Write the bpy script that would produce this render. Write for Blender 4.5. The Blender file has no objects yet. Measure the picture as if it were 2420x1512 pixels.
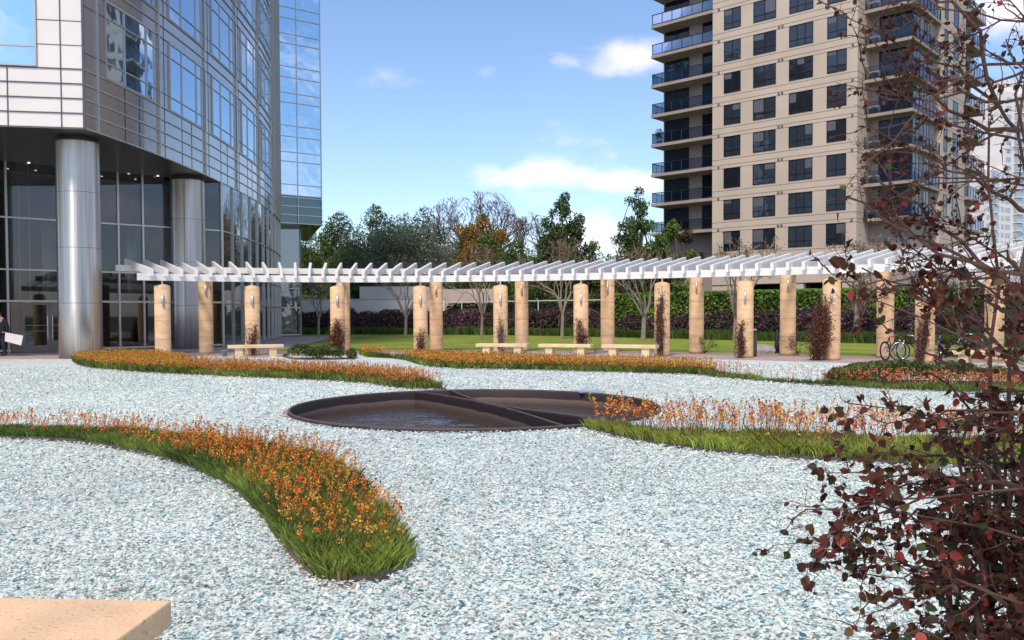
import bpy, math, random
import numpy as np
from mathutils import Vector, Matrix, Quaternion
random.seed(7); RNG = np.random.default_rng(11)
C = bpy.context.scene.collection
PI = math.pi
# ---------------------------------------------------------------- camera model
F = 2050.0; U0 = 1210.0; HOR = 743.0; PITCH = math.atan(60.0/F); V0 = HOR + 60.0; ROLL = 0.004; EYE = 1.6
_r0 = Vector((1,0,0)); _f = Vector((0, math.cos(PITCH), -math.sin(PITCH))); _u0 = Vector((0, math.sin(PITCH), math.cos(PITCH)))
_r = (_r0*math.cos(ROLL) - _u0*math.sin(ROLL)); _u = (_u0*math.cos(ROLL) + _r0*math.sin(ROLL))
def ray(u, v): return _f + _r*((u-U0)/F) + _u*((V0-v)/F)
def P(u, v, z=0.0):
    d = ray(u, v); t = (z-EYE)/d.z
    return Vector((d.x*t, d.y*t, z))
def Pd(u, v, Y):
    d = ray(u, v); t = Y/d.y
    return Vector((d.x*t, Y, EYE+d.z*t))
cam = bpy.data.cameras.new("camera"); cam.sensor_width = 36; cam.lens = 36*F/2420.0
cam.shift_y = (V0-756.0)/2420.0; cam.clip_start = 0.05; cam.clip_end = 6000
co = bpy.data.objects.new("camera", cam); C.objects.link(co)
m = Matrix((( _r.x, _u.x, -_f.x, 0),( _r.y, _u.y, -_f.y, 0),( _r.z, _u.z, -_f.z, EYE),(0,0,0,1)))
co.matrix_world = m
bpy.context.scene.camera = co

# ---------------------------------------------------------------- materials
def sset(n, k, v):
    if k in n.inputs: n.inputs[k].default_value = v
def newmat(name):
    M = bpy.data.materials.new(name); M.use_nodes = True
    nt = M.node_tree; b = nt.nodes['Principled BSDF']
    return M, nt, b
def N(nt, t, **kw):
    n = nt.nodes.new(t)
    for k, v in kw.items(): setattr(n, k, v)
    return n
def ramp(nt, stops, interp='LINEAR'):
    r = N(nt, 'ShaderNodeValToRGB'); cr = r.color_ramp; cr.interpolation = interp
    while len(cr.elements) > 1: cr.elements.remove(cr.elements[-1])
    cr.elements[0].position = stops[0][0]; cr.elements[0].color = (*stops[0][1], 1)
    for p, c in stops[1:]:
        e = cr.elements.new(p); e.color = (*c, 1)
    return r
def mat(name, col, rough=.6, metal=0, var=.12, scale=3.0, bump=0.0, bscale=30, spec=.5, stretch=None, detail=5, col2=None):
    M, nt, b = newmat(name)
    tc = N(nt, 'ShaderNodeTexCoord'); mp = N(nt, 'ShaderNodeMapping')
    nt.links.new(tc.outputs['Object'], mp.inputs[0])
    if stretch: mp.inputs['Scale'].default_value = stretch
    ns = N(nt, 'ShaderNodeTexNoise'); ns.inputs['Scale'].default_value = scale; ns.inputs['Detail'].default_value = detail
    nt.links.new(mp.outputs[0], ns.inputs['Vector'])
    c2 = col2 or tuple(min(1, c*(1+var)) for c in col); c1 = tuple(c*(1-var) for c in col)
    rp = ramp(nt, [(.32, c1), (.68, c2)])
    nt.links.new(ns.outputs['Fac'], rp.inputs[0]); nt.links.new(rp.outputs[0], b.inputs['Base Color'])
    b.inputs['Roughness'].default_value = rough; b.inputs['Metallic'].default_value = metal
    sset(b, 'Specular IOR Level', spec)
    if bump:
        n2 = N(nt, 'ShaderNodeTexNoise'); n2.inputs['Scale'].default_value = bscale; n2.inputs['Detail'].default_value = 6
        nt.links.new(mp.outputs[0], n2.inputs['Vector'])
        bp = N(nt, 'ShaderNodeBump'); bp.inputs['Strength'].default_value = bump; bp.inputs['Distance'].default_value = .02
        nt.links.new(n2.outputs['Fac'], bp.inputs['Height']); nt.links.new(bp.outputs[0], b.inputs['Normal'])
    return M
def attrmat(name, rough=.6, spec=.3, trans=0.0, gain=1.0):
    """colour comes from the per-plant / per-chip attribute 'tint'"""
    M, nt, b = newmat(name)
    a = N(nt, 'ShaderNodeAttribute'); a.attribute_name = 'tint'
    nt.links.new(a.outputs['Color'], b.inputs['Base Color'])
    b.inputs['Roughness'].default_value = rough; sset(b, 'Specular IOR Level', spec)
    if trans:
        out = nt.nodes['Material Output']; tr = N(nt, 'ShaderNodeBsdfTranslucent'); mx = N(nt, 'ShaderNodeMixShader')
        nt.links.new(a.outputs['Color'], tr.inputs['Color']); mx.inputs[0].default_value = trans
        nt.links.new(b.outputs[0], mx.inputs[1]); nt.links.new(tr.outputs[0], mx.inputs[2]); nt.links.new(mx.outputs[0], out.inputs['Surface'])
    return M
def glassmat(name, col, rough=.03, metal=.9, wav=.02, wscale=.6):
    M, nt, b = newmat(name)
    b.inputs['Base Color'].default_value = (*col, 1); b.inputs['Roughness'].default_value = rough; b.inputs['Metallic'].default_value = metal
    tc = N(nt, 'ShaderNodeTexCoord'); n2 = N(nt, 'ShaderNodeTexNoise'); n2.inputs['Scale'].default_value = wscale; n2.inputs['Detail'].default_value = 2
    nt.links.new(tc.outputs['Object'], n2.inputs['Vector'])
    bp = N(nt, 'ShaderNodeBump'); bp.inputs['Strength'].default_value = wav; bp.inputs['Distance'].default_value = 1.0
    nt.links.new(n2.outputs['Fac'], bp.inputs['Height']); nt.links.new(bp.outputs[0], b.inputs['Normal'])
    return M
MT = {}
MT['clad'] = mat('brushed cladding', (.40,.39,.40), .20, .92, .05, .8)
MT['cladreflect'] = mat('cladding with painted reflection', (.78,.71,.66), .4, .1, .03, .5)  # same metal panels; their bright reflection is put into a pale colour
MT['mull'] = mat('mullion metal', (.50,.48,.45), .38, .8, .05)
MT['mulldark'] = mat('dark joint', (.10,.10,.12), .4, .6, .05)
MT['steel'] = None
MT['glassblue'] = glassmat('reflective glass', (.36,.50,.66))
MT['glassbox'] = glassmat('pale blue glass', (.50,.68,.82), .03, .95)
MT['glassband'] = glassmat('dark band glass', (.10,.17,.20), .1, .6)
MT['soffit'] = mat('soffit', (.055,.05,.048), .32, .5, .1)
MT['lobbyfloor'] = mat('lobby floor', (.16,.13,.11), .3)
MT['wood'] = mat('lobby wood', (.10,.055,.03), .5, 0, .25, 1.0, stretch=(6,6,.6))
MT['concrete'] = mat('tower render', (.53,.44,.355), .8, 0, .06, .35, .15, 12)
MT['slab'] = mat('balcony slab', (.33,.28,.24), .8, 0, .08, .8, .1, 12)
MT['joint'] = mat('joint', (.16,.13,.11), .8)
MT['twallshade'] = mat('shade-darkened wall', (.34,.28,.25), .8, 0, .08, .5)  # tower render darkened to paint in the balcony shade
MT['frame'] = mat('dark frame', (.015,.017,.022), .35, .3)
MT['tglass'] = glassmat('tower pane', (.055,.068,.085), .05, .55, .03, .8)
MT['tglassdark'] = glassmat('tower pane dark', (.02,.022,.028), .05, .35, .03, .8)
MT['blind'] = mat('blind', (.30,.29,.28), .8)
MT['white'] = mat('white painted steel', (.76,.75,.73), .4, 0, .03, 2.0, spec=.5)
MT['lampmetal'] = mat('lamp metal', (.62,.64,.68), .3, .5, .03)
MT['dark'] = mat('dark', (.02,.02,.022), .5)
MT['black'] = mat('black rubber', (.012,.012,.013), .7)
MT['red'] = mat('red paint', (.65,.06,.02), .35)
MT['bluep'] = mat('blue paint', (.03,.12,.5), .35)
MT['silver'] = mat('silver', (.6,.62,.64), .3, .8)
MT['whitewall'] = mat('white wall', (.76,.70,.63), .85, 0, .06, .4)
MT['greywall'] = mat('grey wall', (.55,.51,.49), .85, 0, .06, .4)
MT['beigewall'] = mat('beige wall', (.50,.42,.37), .85, 0, .06, .4)
MT['ftower'] = mat('hazed far tower render', (.72,.69,.67), .8, 0, .04, .05)  # distance haze put into the pale wall colour
MT['fglass'] = glassmat('hazed far tower glass', (.42,.48,.54), .15, .4)  # glass paled to carry the distance haze
MT['soil'] = mat('soil', (.035,.025,.018), .95, 0, .3, 8, .6, 30)
MT['corten'] = mat('dark steel', (.085,.062,.06), .42, .35, .3, 4, .15, 40, col2=(.13,.10,.10))
MT['curbconc'] = mat('rough concrete', (.30,.22,.17), .9, 0, .2, 8, .7, 40)
MT['bark'] = mat('bark', (.10,.075,.06), .9, 0, .2, 6, .5, 20)
MT['barkpale'] = mat('pale bark', (.26,.20,.17), .85, 0, .2, 6, .3, 20)
MT['barkpurple'] = mat('twig bark', (.13,.095,.10), .9, 0, .15, 6)
MT['barkred'] = mat('red twig bark', (.075,.035,.025), .8, 0, .25, 20, .3, 60)
MT['leaf'] = attrmat('leaves', .55, .35, .25)
MT['leafglossy'] = attrmat('glossy leaves', .55, .22, .22)
MT['petal'] = attrmat('petals', .5, .3, .35)
MT['suit'] = mat('suit', (.012,.013,.022), .8)
MT['skin'] = mat('skin', (.50,.26,.18), .5, 0, .05)
MT['hair'] = mat('hair', (.012,.01,.009), .5)
MT['paper'] = mat('paper board', (.78,.75,.70), .6, 0, .02)
MT['rock'] = mat('rock', (.33,.31,.29), .85, 0, .2, 3, .6, 10)
MT['binmetal'] = mat('bin metal', (.10,.09,.085), .4, .5, .15, 5)
MT['planter'] = mat('grey planter', (.22,.24,.24), .7)

def steel():
    M, nt, b = newmat('brushed steel')
    tc = N(nt, 'ShaderNodeTexCoord'); mp = N(nt, 'ShaderNodeMapping'); mp.inputs['Scale'].default_value = (1,1,.02)
    nt.links.new(tc.outputs['Object'], mp.inputs[0])
    ns = N(nt, 'ShaderNodeTexNoise'); ns.inputs['Scale'].default_value = 14; ns.inputs['Detail'].default_value = 6
    nt.links.new(mp.outputs[0], ns.inputs['Vector'])
    rp = ramp(nt, [(.3,(.44,.43,.44)),(.7,(.66,.63,.60))]); nt.links.new(ns.outputs['Fac'], rp.inputs[0]); nt.links.new(rp.outputs[0], b.inputs['Base Color'])
    b.inputs['Metallic'].default_value = 1; b.inputs['Roughness'].default_value = .36; b.inputs['Anisotropic'].default_value = .9; b.inputs['Anisotropic Rotation'].default_value = .25
    bp = N(nt, 'ShaderNodeBump'); bp.inputs['Strength'].default_value = .10; bp.inputs['Distance'].default_value = .05
    nt.links.new(ns.outputs['Fac'], bp.inputs['Height']); nt.links.new(bp.outputs[0], b.inputs['Normal'])
    return M
MT['steel'] = steel()
def sandstone(name, base, bands=True, pit=.0):
    M, nt, b = newmat(name)
    tc = N(nt, 'ShaderNodeTexCoord'); mp = N(nt, 'ShaderNodeMapping'); nt.links.new(tc.outputs['Object'], mp.inputs[0])
    n1 = N(nt, 'ShaderNodeTexNoise'); n1.inputs['Scale'].default_value = 2.2; n1.inputs['Detail'].default_value = 8
    mp.inputs['Scale'].default_value = (1,1,2.2)
    oi = N(nt, 'ShaderNodeObjectInfo'); ms = N(nt, 'ShaderNodeMath', operation='MULTIPLY'); ms.inputs[1].default_value = 53.0; nt.links.new(oi.outputs['Random'], ms.inputs[0])
    cx = N(nt, 'ShaderNodeCombineXYZ'); nt.links.new(ms.outputs[0], cx.inputs[0]); nt.links.new(ms.outputs[0], cx.inputs[2]); nt.links.new(cx.outputs[0], mp.inputs['Location'])
    nt.links.new(mp.outputs[0], n1.inputs['Vector'])
    rp = ramp(nt, [(.3, tuple(c*.83 for c in base)), (.5, base), (.72, tuple(min(1,c*1.18) for c in base))])
    nt.links.new(n1.outputs['Fac'], rp.inputs[0])
    last = rp.outputs[0]
    if bands:   # cast joints every 0.55 m
        sx = N(nt, 'ShaderNodeSeparateXYZ'); nt.links.new(tc.outputs['Object'], sx.inputs[0])
        md = N(nt, 'ShaderNodeMath', operation='PINGPONG'); md.inputs[1].default_value = .35; nt.links.new(sx.outputs['Z'], md.inputs[0])
        r2 = ramp(nt, [(0,(.72,.72,.72)),(.02,(.80,.80,.80)),(.05,(1,1,1))])
        nt.links.new(md.outputs[0], r2.inputs[0])
        mx = N(nt, 'ShaderNodeMix', data_type='RGBA', blend_type='MULTIPLY'); mx.inputs['Factor'].default_value = .8
        nt.links.new(last, mx.inputs['A']); nt.links.new(r2.outputs[0], mx.inputs['B']); last = mx.outputs['Result']
    n3 = N(nt, 'ShaderNodeTexNoise'); n3.inputs['Scale'].default_value = 60; n3.inputs['Detail'].default_value = 4
    nt.links.new(tc.outputs['Object'], n3.inputs['Vector'])
    r3 = ramp(nt, [(.30,(.45,.36,.30)),(.40,(1,1,1)),(.62,(1,1,1)),(.72,(1.2,1.2,1.2))]); nt.links.new(n3.outputs['Fac'], r3.inputs[0])
    mx2 = N(nt, 'ShaderNodeMix', data_type='RGBA', blend_type='MULTIPLY'); mx2.inputs['Factor'].default_value = .35+pit
    nt.links.new(last, mx2.inputs['A']); nt.links.new(r3.outputs[0], mx2.inputs['B'])
    nt.links.new(mx2.outputs['Result'], b.inputs['Base Color'])
    b.inputs['Roughness'].default_value = .8
    bp = N(nt, 'ShaderNodeBump'); bp.inputs['Strength'].default_value = .35; bp.inputs['Distance'].default_value = .01
    nt.links.new(n3.outputs['Fac'], bp.inputs['Height']); nt.links.new(bp.outputs[0], b.inputs['Normal'])
    return M
MT['stone'] = sandstone('sandstone pillar', (.64,.43,.25))
MT['bench'] = sandstone('bench stone', (.66,.49,.30), False)
MT['benchnear'] = sandstone('pink bench stone', (.66,.45,.27), False, .55)
def glasschip_ground():
    M, nt, b = newmat('glass gravel bed')
    tc = N(nt, 'ShaderNodeTexCoord'); mp = N(nt, 'ShaderNodeMapping'); nt.links.new(tc.outputs['Object'], mp.inputs[0])
    vo = N(nt, 'ShaderNodeTexVoronoi'); vo.inputs['Scale'].default_value = 24; nt.links.new(mp.outputs[0], vo.inputs['Vector'])
    sp = N(nt, 'ShaderNodeSeparateColor'); nt.links.new(vo.outputs['Color'], sp.inputs[0])
    rp = ramp(nt, [(0,(.24,.27,.26)),(.05,(.12,.33,.38)),(.07,(.46,.51,.48)),(.22,(.62,.69,.64)),(.5,(.70,.75,.70)),(.75,(.79,.79,.73)),(.96,(.60,.54,.47))], 'CONSTANT')
    nt.links.new(sp.outputs[0], rp.inputs[0])
    big = N(nt, 'ShaderNodeTexNoise'); big.inputs['Scale'].default_value = .5; big.inputs['Detail'].default_value = 4; nt.links.new(mp.outputs[0], big.inputs['Vector'])
    r2 = ramp(nt, [(.35,(.86,.92,.95)),(.65,(1,1,1))]); nt.links.new(big.outputs['Fac'], r2.inputs[0])
    mx = N(nt, 'ShaderNodeMix', data_type='RGBA', blend_type='MULTIPLY'); mx.inputs['Factor'].default_value = 1
    nt.links.new(rp.outputs[0], mx.inputs['A']); nt.links.new(r2.outputs[0], mx.inputs['B']); nt.links.new(mx.outputs['Result'], b.inputs['Base Color'])
    b.inputs['Roughness'].default_value = .45
    bp = N(nt, 'ShaderNodeBump'); bp.inputs['Strength'].default_value = .8; bp.inputs['Distance'].default_value = .03
    nt.links.new(sp.outputs[1], bp.inputs['Height']); nt.links.new(bp.outputs[0], b.inputs['Normal'])
    return M
MT['gravel'] = glasschip_ground()
def pavingmat():
    M, nt, b = newmat('paving')
    tc = N(nt, 'ShaderNodeTexCoord'); br = N(nt, 'ShaderNodeTexBrick'); nt.links.new(tc.outputs['Object'], br.inputs['Vector'])
    br.inputs['Scale'].default_value = 1.0; br.inputs['Brick Width'].default_value = .6; br.inputs['Row Height'].default_value = .6; br.offset = 0
    br.inputs['Color1'].default_value = (.40,.30,.27,1); br.inputs['Color2'].default_value = (.33,.26,.24,1); br.inputs['Mortar'].default_value = (.2,.16,.15,1)
    br.inputs['Mortar Size'].default_value = .012
    nt.links.new(br.outputs['Color'], b.inputs['Base Color']); b.inputs['Roughness'].default_value = .7
    return M
MT['paving'] = pavingmat()
def lawnmat():
    M, nt, b = newmat('lawn')
    tc = N(nt, 'ShaderNodeTexCoord'); n1 = N(nt, 'ShaderNodeTexNoise'); n1.inputs['Scale'].default_value = .35; n1.inputs['Detail'].default_value = 10; n1.inputs['Roughness'].default_value = .7
    nt.links.new(tc.outputs['Object'], n1.inputs['Vector'])
    rp = ramp(nt, [(.3,(.13,.18,.025)),(.5,(.20,.25,.04)),(.7,(.28,.30,.07))]); nt.links.new(n1.outputs['Fac'], rp.inputs[0]); nt.links.new(rp.outputs[0], b.inputs['Base Color'])
    b.inputs['Roughness'].default_value = .9; sset(b, 'Specular IOR Level', .1)
    n2 = N(nt, 'ShaderNodeTexNoise'); n2.inputs['Scale'].default_value = 40; n2.inputs['Detail'].default_value = 4; nt.links.new(tc.outputs['Object'], n2.inputs['Vector'])
    bp = N(nt, 'ShaderNodeBump'); bp.inputs['Strength'].default_value = .7; bp.inputs['Distance'].default_value = .05
    nt.links.new(n2.outputs['Fac'], bp.inputs['Height']); nt.links.new(bp.outputs[0], b.inputs['Normal'])
    return M
MT['lawn'] = lawnmat()
def watermat():
    M, nt, b = newmat('pool water')
    tc = N(nt, 'ShaderNodeTexCoord'); mp = N(nt, 'ShaderNodeMapping'); mp.inputs['Scale'].default_value = (1,1,1); nt.links.new(tc.outputs['Object'], mp.inputs[0])
    n1 = N(nt, 'ShaderNodeTexNoise'); n1.inputs['Scale'].default_value = 7; n1.inputs['Detail'].default_value = 3; n1.inputs['Distortion'].default_value = .6
    nt.links.new(mp.outputs[0], n1.inputs['Vector'])
    n0 = N(nt, 'ShaderNodeTexNoise'); n0.inputs['Scale'].default_value = .7; nt.links.new(mp.outputs[0], n0.inputs['Vector'])
    r0 = ramp(nt, [(.34,(.15,.15,.15)),(.52,(1,1,1))]); nt.links.new(n0.outputs['Fac'], r0.inputs[0])
    ml = N(nt, 'ShaderNodeMath', operation='MULTIPLY'); nt.links.new(n1.outputs['Fac'], ml.inputs[0]); nt.links.new(r0.outputs[0], ml.inputs[1])
    bp = N(nt, 'ShaderNodeBump'); bp.inputs['Strength'].default_value = .8; bp.inputs['Distance'].default_value = .08
    nt.links.new(ml.outputs[0], bp.inputs['Height']); nt.links.new(bp.outputs[0], b.inputs['Normal'])
    b.inputs['Base Color'].default_value = (.045,.032,.028,1); b.inputs['Roughness'].default_value = .04; b.inputs['IOR'].default_value = 1.33
    return M
MT['water'] = watermat()
def lobbyglass():
    M, nt, b = newmat('lobby glass'); out = nt.nodes['Material Output']
    gl = N(nt, 'ShaderNodeBsdfGlossy'); gl.inputs['Roughness'].default_value = .02; gl.inputs['Color'].default_value = (.8,.86,.95,1)
    tr = N(nt, 'ShaderNodeBsdfTransparent'); tr.inputs['Color'].default_value = (.36,.37,.38,1)
    fr = N(nt, 'ShaderNodeFresnel'); fr.inputs['IOR'].default_value = 1.85
    mx = N(nt, 'ShaderNodeMixShader'); nt.links.new(fr.outputs[0], mx.inputs[0]); nt.links.new(tr.outputs[0], mx.inputs[1]); nt.links.new(gl.outputs[0], mx.inputs[2])
    nt.links.new(mx.outputs[0], out.inputs['Surface'])
    return M
MT['lobbyglass'] = lobbyglass()
def railglass():
    M, nt, b = newmat('rail glass'); out = nt.nodes['Material Output']
    gl = N(nt, 'ShaderNodeBsdfGlossy'); gl.inputs['Roughness'].default_value = .04; gl.inputs['Color'].default_value = (.42,.55,.75,1)
    tr = N(nt, 'ShaderNodeBsdfTransparent'); tr.inputs['Color'].default_value = (.50,.56,.62,1)
    fr = N(nt, 'ShaderNodeFresnel'); fr.inputs['IOR'].default_value = 1.7
    mx = N(nt, 'ShaderNodeMixShader'); nt.links.new(fr.outputs[0], mx.inputs[0]); nt.links.new(tr.outputs[0], mx.inputs[1]); nt.links.new(gl.outputs[0], mx.inputs[2])
    nt.links.new(mx.outputs[0], out.inputs['Surface'])
    return M
MT['railglass'] = railglass()
def emis(name, col, s):
    M, nt, b = newmat(name); b.inputs['Emission Color'].default_value = (*col,1); b.inputs['Emission Strength'].default_value = s; return M
MT['lamp'] = emis('lit downlight', (1,.85,.65), 1.3)

# ---------------------------------------------------------------- mesh helpers
WM = {}      # world matrix of every Empty; parts are modelled in world space
class MB:
    def __init__(s): s.v = []; s.f = []
    def poly(s, pts):
        n = len(s.v); s.v += [tuple(p) for p in pts]; s.f.append(tuple(range(n, n+len(pts)))); return s
    def box(s, c, ax, ay, az):
        """centre and three half-axis vectors"""
        c = Vector(c); ax = Vector(ax); ay = Vector(ay); az = Vector(az); n = len(s.v)
        for sz in (-1,1):
            for sx, sy in ((-1,-1),(1,-1),(1,1),(-1,1)): s.v.append(tuple(c+ax*sx+ay*sy+az*sz))
        for f in ((3,2,1,0),(4,5,6,7),(0,1,5,4),(1,2,6,5),(2,3,7,6),(3,0,4,7)): s.f.append(tuple(n+i for i in f))
        return s
    def bar(s, a, b, w, h, up=(0,0,1)):
        a = Vector(a); b = Vector(b); d = b-a; L = d.length; d.normalize(); up = Vector(up)
        side = d.cross(up)
        if side.length < 1e-5: side = d.cross(Vector((1,0,0)))
        side.normalize(); upp = side.cross(d)
        return s.box((a+b)/2, d*(L/2), side*(w/2), upp*(h/2))
    def abox(s, x0, x1, y0, y1, z0, z1): return s.box(((x0+x1)/2,(y0+y1)/2,(z0+z1)/2), ((x1-x0)/2,0,0), (0,(y1-y0)/2,0), (0,0,(z1-z0)/2))
    def tube(s, pts, rad, n=6, cap=True):
        pts = [Vector(p) for p in pts]
        if not hasattr(rad, '__len__'): rad = [rad]*len(pts)
        base = len(s.v); ref = None
        for i, p in enumerate(pts):
            d = (pts[min(i+1,len(pts)-1)]-pts[max(i-1,0)])
            if d.length < 1e-9: d = Vector((0,0,1))
            d.normalize()
            if ref is None: ref = d.orthogonal().normalized()
            ref = (ref - d*ref.dot(d))
            if ref.length < 1e-6: ref = d.orthogonal()
            ref.normalize(); b2 = d.cross(ref)
            for k in range(n):
                a = 2*PI*k/n; s.v.append(tuple(p+(ref*math.cos(a)+b2*math.sin(a))*rad[i]))
        for i in range(len(pts)-1):
            for k in range(n):
                a = base+i*n+k; b_ = base+i*n+(k+1)%n; s.f.append((a, b_, b_+n, a+n))
        if cap:
            s.f.append(tuple(base+k for k in range(n-1,-1,-1))); s.f.append(tuple(base+(len(pts)-1)*n+k for k in range(n)))
        return s
    def lathe(s, c, prof, n=32, cap=True):
        c = Vector(c); base = len(s.v)
        for r, z in prof:
            for k in range(n):
                a = 2*PI*k/n; s.v.append((c.x+r*math.cos(a), c.y+r*math.sin(a), c.z+z))
        for i in range(len(prof)-1):
            for k in range(n):
                a = base+i*n+k; b_ = base+i*n+(k+1)%n; s.f.append((a, b_, b_+n, a+n))
        if cap:
            s.f.append(tuple(base+k for k in range(n-1,-1,-1))); s.f.append(tuple(base+(len(prof)-1)*n+k for k in range(n)))
        return s
    def torus(s, c, R, r, ax, ay, n=28, m=8):
        c = Vector(c); ax = Vector(ax).normalized(); ay = Vector(ay).normalized(); az = ax.cross(ay); base = len(s.v)
        for i in range(n):
            a = 2*PI*i/n; d = ax*math.cos(a)+ay*math.sin(a)
            for k in range(m):
                b_ = 2*PI*k/m; s.v.append(tuple(c+d*(R+r*math.cos(b_))+az*(r*math.sin(b_))))
        for i in range(n):
            for k in range(m):
                s.f.append((base+i*m+k, base+((i+1)%n)*m+k, base+((i+1)%n)*m+(k+1)%m, base+i*m+(k+1)%m))
        return s
    def sheet(s, rows):
        """rows: list of equal-length point lists"""
        base = len(s.v); n = len(rows[0])
        for r in rows: s.v += [tuple(p) for p in r]
        for i in range(len(rows)-1):
            for k in range(n-1): s.f.append((base+i*n+k, base+i*n+k+1, base+(i+1)*n+k+1, base+(i+1)*n+k))
        return s
    def build(s, name, material, parent=None, smooth=False, bevel=0):
        me = bpy.data.meshes.new(name); me.from_pydata(s.v, [], s.f)
        return link(me, name, material, parent, smooth, bevel)
def link(me, name, material, parent=None, smooth=False, bevel=0):
    me.validate(); me.update()
    if isinstance(material, str): material = MT[material]
    me.materials.append(material)
    if smooth: me.polygons.foreach_set('use_smooth', [True]*len(me.polygons))
    o = bpy.data.objects.new(name, me); C.objects.link(o)
    if parent:
        o.parent = parent
        o.matrix_parent_inverse = WM.get(parent.name, Matrix()).inverted()
    if bevel:
        b = o.modifiers.new('bevel', 'BEVEL'); b.width = bevel; b.segments = 2; b.limit_method = 'ANGLE'
    return o
def empty(name, loc=(0,0,0)):
    o = bpy.data.objects.new(name, None); C.objects.link(o); o.location = loc
    WM[o.name] = Matrix.Translation(Vector(loc)); return o
def tag(o, label=None, cat=None, group=None, kind=None):
    if label: o['label'] = label
    if cat: o['category'] = cat
    if group: o['group'] = group
    if kind: o['kind'] = kind
    return o
def npmesh(name, V, faces_n, idx, material, parent=None, tint=None, smooth=False):
    """V (n,3); faces_n array of loop counts; idx flat indices; tint per vertex (n,3)"""
    me = bpy.data.meshes.new(name)
    me.vertices.add(len(V)); me.vertices.foreach_set('co', np.asarray(V, dtype=np.float32).ravel())
    me.loops.add(len(idx)); me.loops.foreach_set('vertex_index', np.asarray(idx, dtype=np.int32))
    me.polygons.add(len(faces_n)); fn = np.asarray(faces_n, dtype=np.int32)
    st = np.concatenate([[0], np.cumsum(fn)[:-1]]).astype(np.int32)
    me.polygons.foreach_set('loop_start', st); me.polygons.foreach_set('loop_total', fn)
    me.update(calc_edges=True)
    if tint is not None:
        a = me.color_attributes.new('tint', 'FLOAT_COLOR', 'POINT')
        t4 = np.ones((len(V),4), dtype=np.float32); t4[:,:3] = tint; a.data.foreach_set('color', t4.ravel())
    if isinstance(material, str): material = MT[material]
    me.materials.append(material)
    if smooth: me.polygons.foreach_set('use_smooth', [True]*len(me.polygons))
    o = bpy.data.objects.new(name, me); C.objects.link(o)
    if parent:
        o.parent = parent; o.matrix_parent_inverse = WM.get(parent.name, Matrix()).inverted()
    return o
def tris(name, T, material, parent=None, tint=None):
    """T (n,k,3) polygons of k verts, tint (n,3)"""
    n, k = T.shape[:2]
    return npmesh(name, T.reshape(-1,3), np.full(n, k), np.arange(n*k), material, parent, None if tint is None else np.repeat(tint, k, axis=0))
def inside(px, py, poly):
    res = np.zeros(len(px), bool); n = len(poly); j = n-1
    for i in range(n):
        xi, yi = poly[i][0], poly[i][1]; xj, yj = poly[j][0], poly[j][1]
        cnd = ((yi > py) != (yj > py)) & (px < (xj-xi)*(py-yi)/((yj-yi) if yj != yi else 1e-9)+xi)
        res ^= cnd; j = i
    return res
def scatter(poly, dens):
    a = np.array([(p[0],p[1]) for p in poly]); lo = a.min(0); hi = a.max(0); n = int((hi-lo).prod()*dens)
    p = lo + RNG.random((n,2))*(hi-lo); return p[inside(p[:,0], p[:,1], poly)]
def rvec(n):
    v = RNG.normal(size=(n,3)); return v/np.linalg.norm(v, axis=1, keepdims=True)
def leaves(centres, size, aspect=.5, tint=None, shape='diamond', flat=0.0):
    """quad leaf at each centre"""
    n = len(centres); a = rvec(n); b = rvec(n)
    if flat: 
        a[:,2] *= (1-flat); a /= np.linalg.norm(a, axis=1, keepdims=True)
    b = np.cross(a, b); b /= np.linalg.norm(b, axis=1, keepdims=True)
    s = (size*(.6+.8*RNG.random(n)))[:,None]
    return np.stack([centres-a*s*.5, centres+b*s*aspect*.5-a*s*.05, centres+a*s*.5, centres-b*s*aspect*.5-a*s*.05], axis=1)
def noise3(p, sc, seed=0):
    r = np.random.default_rng(seed); out = np.zeros(len(p))
    for i in range(6):
        k = r.normal(size=3)*sc*(1+.5*i); ph = r.random()*6.28; out += np.sin(p@k+ph)/(1+.4*i)
    return out/3
def mixc(a, b, t): return np.asarray(a)[None,:]*(1-t[:,None])+np.asarray(b)[None,:]*t[:,None]
ORD = ['lowest','second','third','fourth','fifth','sixth','seventh','eighth','ninth','tenth','eleventh','twelfth','thirteenth','fourteenth']
# ================================================================ ground plan
RC = Vector((-3.62, 14.46))                      # centre of the pergola ring
# the pergola line in plan: a curve that opens out to the right, tabulated by arc length
_S0, _DS = -40.0, .05
def _curve():
    out = {}; n = int(100/_DS)
    def kap(s): return math.radians(3.4) if s < 7 else (math.radians(3.4)+(math.radians(1.72)-math.radians(3.4))*min(1,(s-7)/4))
    x, y, a = -8.9, 35.65, math.radians(-14.2); fw = [(x,y,a)]
    s = 0
    while s < 62: x += math.cos(a)*_DS; y -= math.sin(a)*_DS; a += kap(s)*_DS; s += _DS; fw.append((x,y,a))
    x, y, a = -8.9, 35.65, math.radians(-14.2); bw = []
    s = 0
    while s > _S0: x -= math.cos(a)*_DS; y += math.sin(a)*_DS; a -= math.radians(4.0)*_DS; s -= _DS; bw.append((x,y,a))
    return bw[::-1], fw
_bw, _fw = _curve(); _tab = _bw+_fw; _off = len(_bw)
def cvpt(s):
    i = (s/_DS)+_off; i = max(0, min(len(_tab)-2, i)); k = int(i); t = i-k; p, q = _tab[k], _tab[k+1]
    return [p[j]+(q[j]-p[j])*t for j in range(3)]
def ringpt(R, a, z=0):
    x, y, al = cvpt((a+.248)*21.8); o = R-21.8
    return Vector((x+math.sin(al)*o, y+math.cos(al)*o, z))
def ringtan(a): al = cvpt((a+.248)*21.8)[2]; return Vector((math.cos(al), -math.sin(al), 0))
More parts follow.
